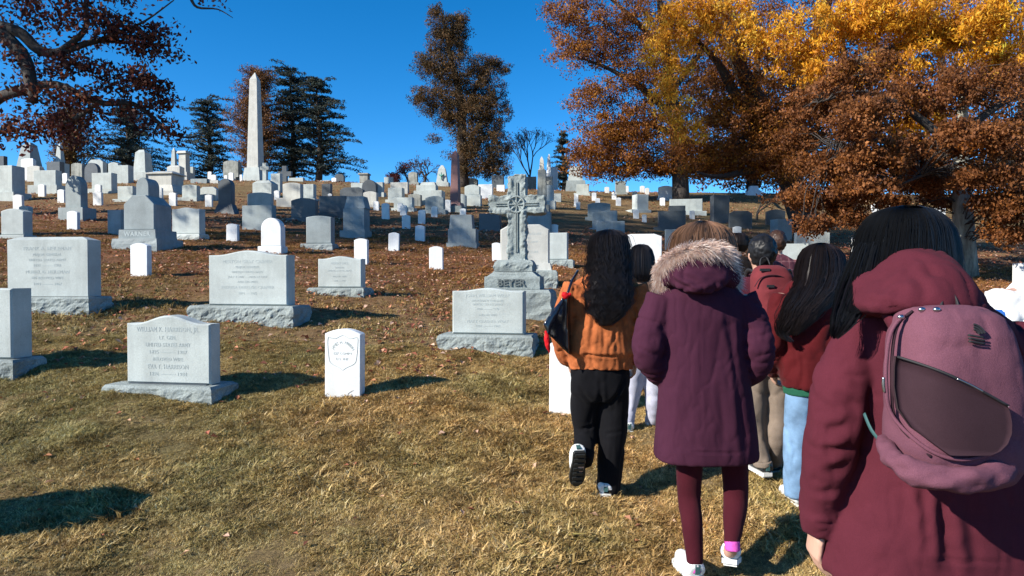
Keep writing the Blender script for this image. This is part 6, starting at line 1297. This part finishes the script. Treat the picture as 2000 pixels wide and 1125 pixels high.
# ------------------------------------------------------------------ the walkers ahead
def std_joints(px, top, s, P, spread=24, lean=0, stride=.12):
    z = P.root; H = P.p(px, top).z; f = lambda x, zf, dy=0.0: Vector((x, dy, zf * H)); x0 = P.p(px, top).x; sw = .19
    return dict(head=Vector((x0, 0, H - .128)), neck=f(x0, .855), shL=f(x0 - sw, .81), shR=f(x0 + sw, .81), elL=f(x0 - sw - .05, .63, -.02), elR=f(x0 + sw + .05, .63, -.02), wrL=f(x0 - sw + .02, .50, .16), wrR=f(x0 + sw - .02, .50, .16), hipL=f(x0 - .09, .52), hipR=f(x0 + .09, .52), knL=f(x0 - .09, .28, .05), knR=f(x0 + .09, .28, .0), anL=f(x0 - .09, .05, -stride), anR=f(x0 + .09, .05, stride)), H
def simple(px, gy, label, top, jm, tm, d=None, hw=44, hem=700, shirt_top=None, hcol=BLACK, short=True, seed=1, hairR=None, shoe='dark_shoe', legs=None, jR=None, sleeves=True, n=300, width=.003, wave=0., jname='jacket'):
    P = Person(px, gy, label, d); J, H = std_joints(px, top, 1, P)
    if legs:
        for q, T in zip('LR', legs):
            pt = [P.p(t[0], t[1], t[3] if len(t) > 3 else 0) for t in T]; J['hip' + q] = pt[0]; J['kn' + q] = pt[len(pt) // 2] if len(pt) > 3 else pt[1]; J['an' + q] = pt[-1] + Vector((0, 0, .03))
    P.body(J, hands=True)
    g = Geo(); x0 = P.p(px, top).x
    if jR: P.rings(g, jR)
    else:
        for_r = [(x0, 0, .845 * H, .06, .06), (x0, 0, .825 * H, .13, .09), (x0, 0, .79 * H, .20, .11), (x0, 0, .72 * H, .205, .125), (x0, 0, .60 * H, .195, .125), (x0, 0, .50 * H, .20, .13), (x0, 0, .455 * H, .20, .13)]; g.rings([(*q, 2.4) for q in reversed(for_r)], 26)
    for q, sx in (('L', -1), ('R', 1)):
        pp = smooth_path([J['sh' + q] + Vector((-sx * .01, 0, -.01)), J['el' + q], J['wr' + q]], 4); g.tube(pp, interp_r([.078, .072, .062, .05], len(pp)), 14)
    P.wear(jname, g, jm, .0125, 4, [], .006, (9, 9, 7), seed, creases=[(.012, (8, 8, 6), None), (.006, (18, 18, 12), None)])
    g = Geo()
    if legs:
        hz = J['hipL'].z; hx = (P.p(*legs[0][0][:2]).x + P.p(*legs[1][0][:2]).x) / 2; g.rings([(hx, 0, hz - .08, .15, .11), (hx, 0, hz + .09, .165, .115)], 20)
        for T in legs: P.tube(g, T)
        ends = [P.p(T[-1][0], T[-1][1], T[-1][3] if len(T[-1]) > 3 else 0) for T in legs]
    else:
        ends = []
        for q in 'LR': pp = smooth_path([J['hip' + q] + Vector((0, 0, .06)), J['kn' + q], J['an' + q]], 4); g.tube(pp, interp_r([.105, .085, .07, .062], len(pp)), 14); ends.append(J['an' + q])
    P.wear('trousers', g, tm, .0125, 4, [], .006, (10, 10, 7), seed + 3, creases=[(.010, (9, 9, 6), None)])
    for e, yw in zip(ends, (.12, -.12)): P.shoe((e.x, e.y + .05, max(0.0, e.z - .06)), yw, 0, shoe)
    if hairR: hair(P, hairR, hcol, seed, n, wave, .09, width, .004, 20, var=.45)
    else:
        h = J['head']; rng = np.random.default_rng(seed); g = Geo(); g.ball(h + Vector((0, -.014, .018)), (.090, .104, .116), 20, 12); me = fuse(g, .009, 1, 'hair'); c = get_co(me); nn = get_no(me)
        m2 = c[:, 1] > h.y + .055; c[:, 2] = np.where(m2 & (c[:, 2] < h.z + .05), h.z + .05, c[:, 2]); c += nn * (.006 * fbm(c * 60, seed, 2))[:, None]; set_co(me, c)
        me.color_attributes.new('Col', 'FLOAT_COLOR', 'POINT').data.foreach_set('color', np.concatenate([np.tile(np.array(hcol), (len(c), 1)) * (1 + .5 * fbm(c * np.array([150, 150, 40]), seed, 2))[:, None], np.ones((len(c), 1))], 1).astype(np.float32).ravel()); obj('hair', me, M['hair'], P.root, True)
    return P, J, H
P4, _, _ = simple(1256, 842, 'person with dark shoulder-length hair, taupe top and pale grey trousers', 478, 'top_brown', 'pants_grey', seed=201, shoe='white_shoe', legs=[[(1244, 690, 22), (1238, 740, 20), (1230, 790, 16), (1224, 832, 14, -.05)], [(1272, 690, 22), (1277, 740, 20), (1277, 790, 17), (1273, 826, 14, .08)]],
    hairR=[(1252, 477, 3, .02, 0), (1252, 480, 12, .06, 0), (1252, 488, 19, .09, 0), (1252, 502, 23, .105, 0), (1252, 520, 25, .105, -.01), (1252, 536, 26, .095, -.02), (1250, 549, 22, .08, -.02)], n=600, width=.0028, jR=[(1256, 540, 16, .06, 0), (1258, 548, 32, .09, 0), (1261, 562, 44, .11, 0), (1262, 600, 44, .12, 0), (1262, 650, 42, .12, 0), (1260, 706, 40, .125, 0)], jname='sweater')
P5, J5, H5 = simple(1437, 660, 'balding person in dark brown jacket, second farthest of the walkers', 452, 'jacket_brown', 'black_cloth', d=6.5, seed=202, hcol=(.02, .014, .012), hairR=[(1442, 455, 11, .05, -.02), (1441, 461, 17, .085, -.016), (1441, 470, 19.5, .1, -.014), (1441, 480, 19, .098, -.014), (1440, 492, 14, .075, -.01)], n=450, width=.003)
P7, J7, H7 = simple(1517, 660, 'person with short brown hair in burgundy plaid jacket, farthest ahead', 450, 'plaid', 'black_cloth', d=6.8, seed=203, hcol=(.04, .02, .013))
def hiker():
    P, J, H = simple(1488, 936, 'person with short black hair in maroon jacket and khaki trousers, wearing backpack', 458, 'jacket_maroon', 'pants_khaki', seed=204, hcol=(.010, .010, .011), legs=[[(1474, 700, 28), (1470, 790, 25), (1476, 860, 20), (1490, 908, 16, -.06)], [(1512, 700, 28), (1516, 790, 24), (1516, 860, 20), (1512, 905, 17, .15)]])
    g = Geo(); P.tube(g, [(1489, 900, 18, -.06), (1490, 910, 18.5, -.06)]); obj('turned_up_cuff', fuse(g, .007, 2, 'cuff'), M['pants_khaki'], P.root, True)
    s0 = -.24; pk = empty('backpack', tuple(P.o + np.array(P.p(1515, 692, s0))), 0, 'burgundy backpack with pleated front on the short-haired walker', 'backpack'); bo = np.array(pk.location) - P.o
    R = [(1502, 518, 18, .04), (1504, 524, 30, .07), (1507, 540, 39, .09), (1511, 570, 43, .105), (1516, 610, 44, .11), (1521, 650, 42, .11), (1525, 680, 36, .09), (1526, 690, 26, .06)]
    g = Geo(); rr = []
    for a, y, w, dp in R: c = P.p(a, y, s0); rr.append((c.x - bo[0], c.y - bo[1], c.z - bo[2], w * P.k(s0), dp, 2.8))
    g.rings(sorted(rr, key=lambda q: q[2]), 30); me = fuse(g, .009, 4, 'bag_body')
    q = lambda px, py, dy: tuple(P.p(px, py, dy) - Vector(bo)); c0 = s0 - .11
    folds(me, [(q(1474, 573, c0), q(1545, 566, c0), .010, .006), (q(1476, 596, c0), q(1550, 590, c0), .010, .006), (q(1478, 620, c0), q(1555, 614, c0), .010, .006), (q(1472, 545, c0), q(1548, 545, c0), .006, .006)], .003, (9, 9, 9), 5); obj('bag_body', me, M['pack_burg'], pk, True)
    for nm, T, mt, r in (('grab_handle', [(1484, 522, s0), (1486, 506, s0 + .02), (1497, 503, s0 + .02), (1504, 518, s0)], 'strap', .008), ('shoulder_strap', [(1478, 535, s0 + .04), (1462, 528, -.12), (1455, 545, .0)], 'strap', .016), ('shoulder_strap', [(1532, 535, s0 + .04), (1540, 528, -.12), (1545, 545, .0)], 'strap', .016), ('zip', [(1474, 560, s0 - .075), (1486, 543, s0 - .085), (1510, 537, s0 - .095), (1535, 545, s0 - .08), (1546, 570, s0 - .07)], 'pack_plum', .005)):
        gg = Geo(); pp = smooth_path([q(*t) for t in T], 4); gg.tube(pp, [(r, r * .5)] * len(pp), 8); obj(nm, gg, M[mt], pk, True)
    g = Geo(); g.box(q(1505, 559, s0 - .108), (.022, .004, .008)); obj('logo_patch', g, M['strap'], pk); g = Geo(); g.box(q(1494, 527, s0 - .075), (.03, .006, .008)); obj('top_patch', g, M['strap'], pk)
hiker()
def redjacket():
    P, J, H = simple(1590, 992, 'person with swept long dark hair, dark red jacket and light blue jeans', 475, 'jacket_red', 'jeans', seed=205, shoe='white_shoe', legs=[[(1566, 750, 31), (1560, 830, 28), (1556, 900, 25), (1557, 968, 25)], [(1622, 750, 31), (1628, 850, 27), (1626, 960, 25, .1)]], n=1500, width=.0016, wave=.004,
        hairR=[(1603, 474, 4, .02, 0), (1603, 478, 18, .06, 0), (1603, 487, 31, .09, 0), (1604, 503, 41, .105, 0), (1604, 525, 46, .108, -.01), (1602, 548, 47, .10, -.03), (1592, 572, 47, .08, -.08), (1572, 600, 42, .055, -.12), (1555, 628, 30, .04, -.135), (1545, 655, 12, .02, -.14)], hcol=(.016, .011, .011),
        jR=[(1598, 538, 26, .07, 0), (1594, 552, 52, .1, 0), (1591, 575, 66, .115, 0), (1588, 620, 66, .125, 0), (1586, 680, 62, .13, 0), (1585, 735, 60, .135, 0), (1585, 757, 58, .13, 0)])
    g = Geo(); P.rings(g, [(1585, 754, 54, .118, 0), (1586, 770, 53, .118, 0)]); obj('shirt_hem', fuse(g, .008, 2, 'shirt_hem'), M['green'], P.root, True)
    lock(P, [(1575, 560, -.10), (1555, 590, -.14), (1538, 620, -.15), (1528, 650, -.15), (1545, 668, -.15)], [.016, .024, .024, .018, .008], 500, (.016, .011, .011), 206, .0013, 26, .006)
redjacket()
def whitecoat():
    P, J, H = simple(2052, 1090, 'person in white and blue jacket cut off by the right edge', 415, 'white_coat', 'jeans', d=2.8, seed=207, shoe='white_shoe', hcol=(.02, .015, .013))
    g = Geo(); e = J['elL']; pp = smooth_path([J['shL'] + Vector((-.02, 0, -.10)), e + Vector((-.005, -.0, 0)), J['wrL'] + Vector((0, 0, .03))], 4); g.tube(pp, interp_r([.080, .080, .069, .058], len(pp)), 14); obj('sleeve_panel', fuse(g, .009, 4, 'sleeve_panel'), M['blue_coat'], P.root, True)
whitecoat()
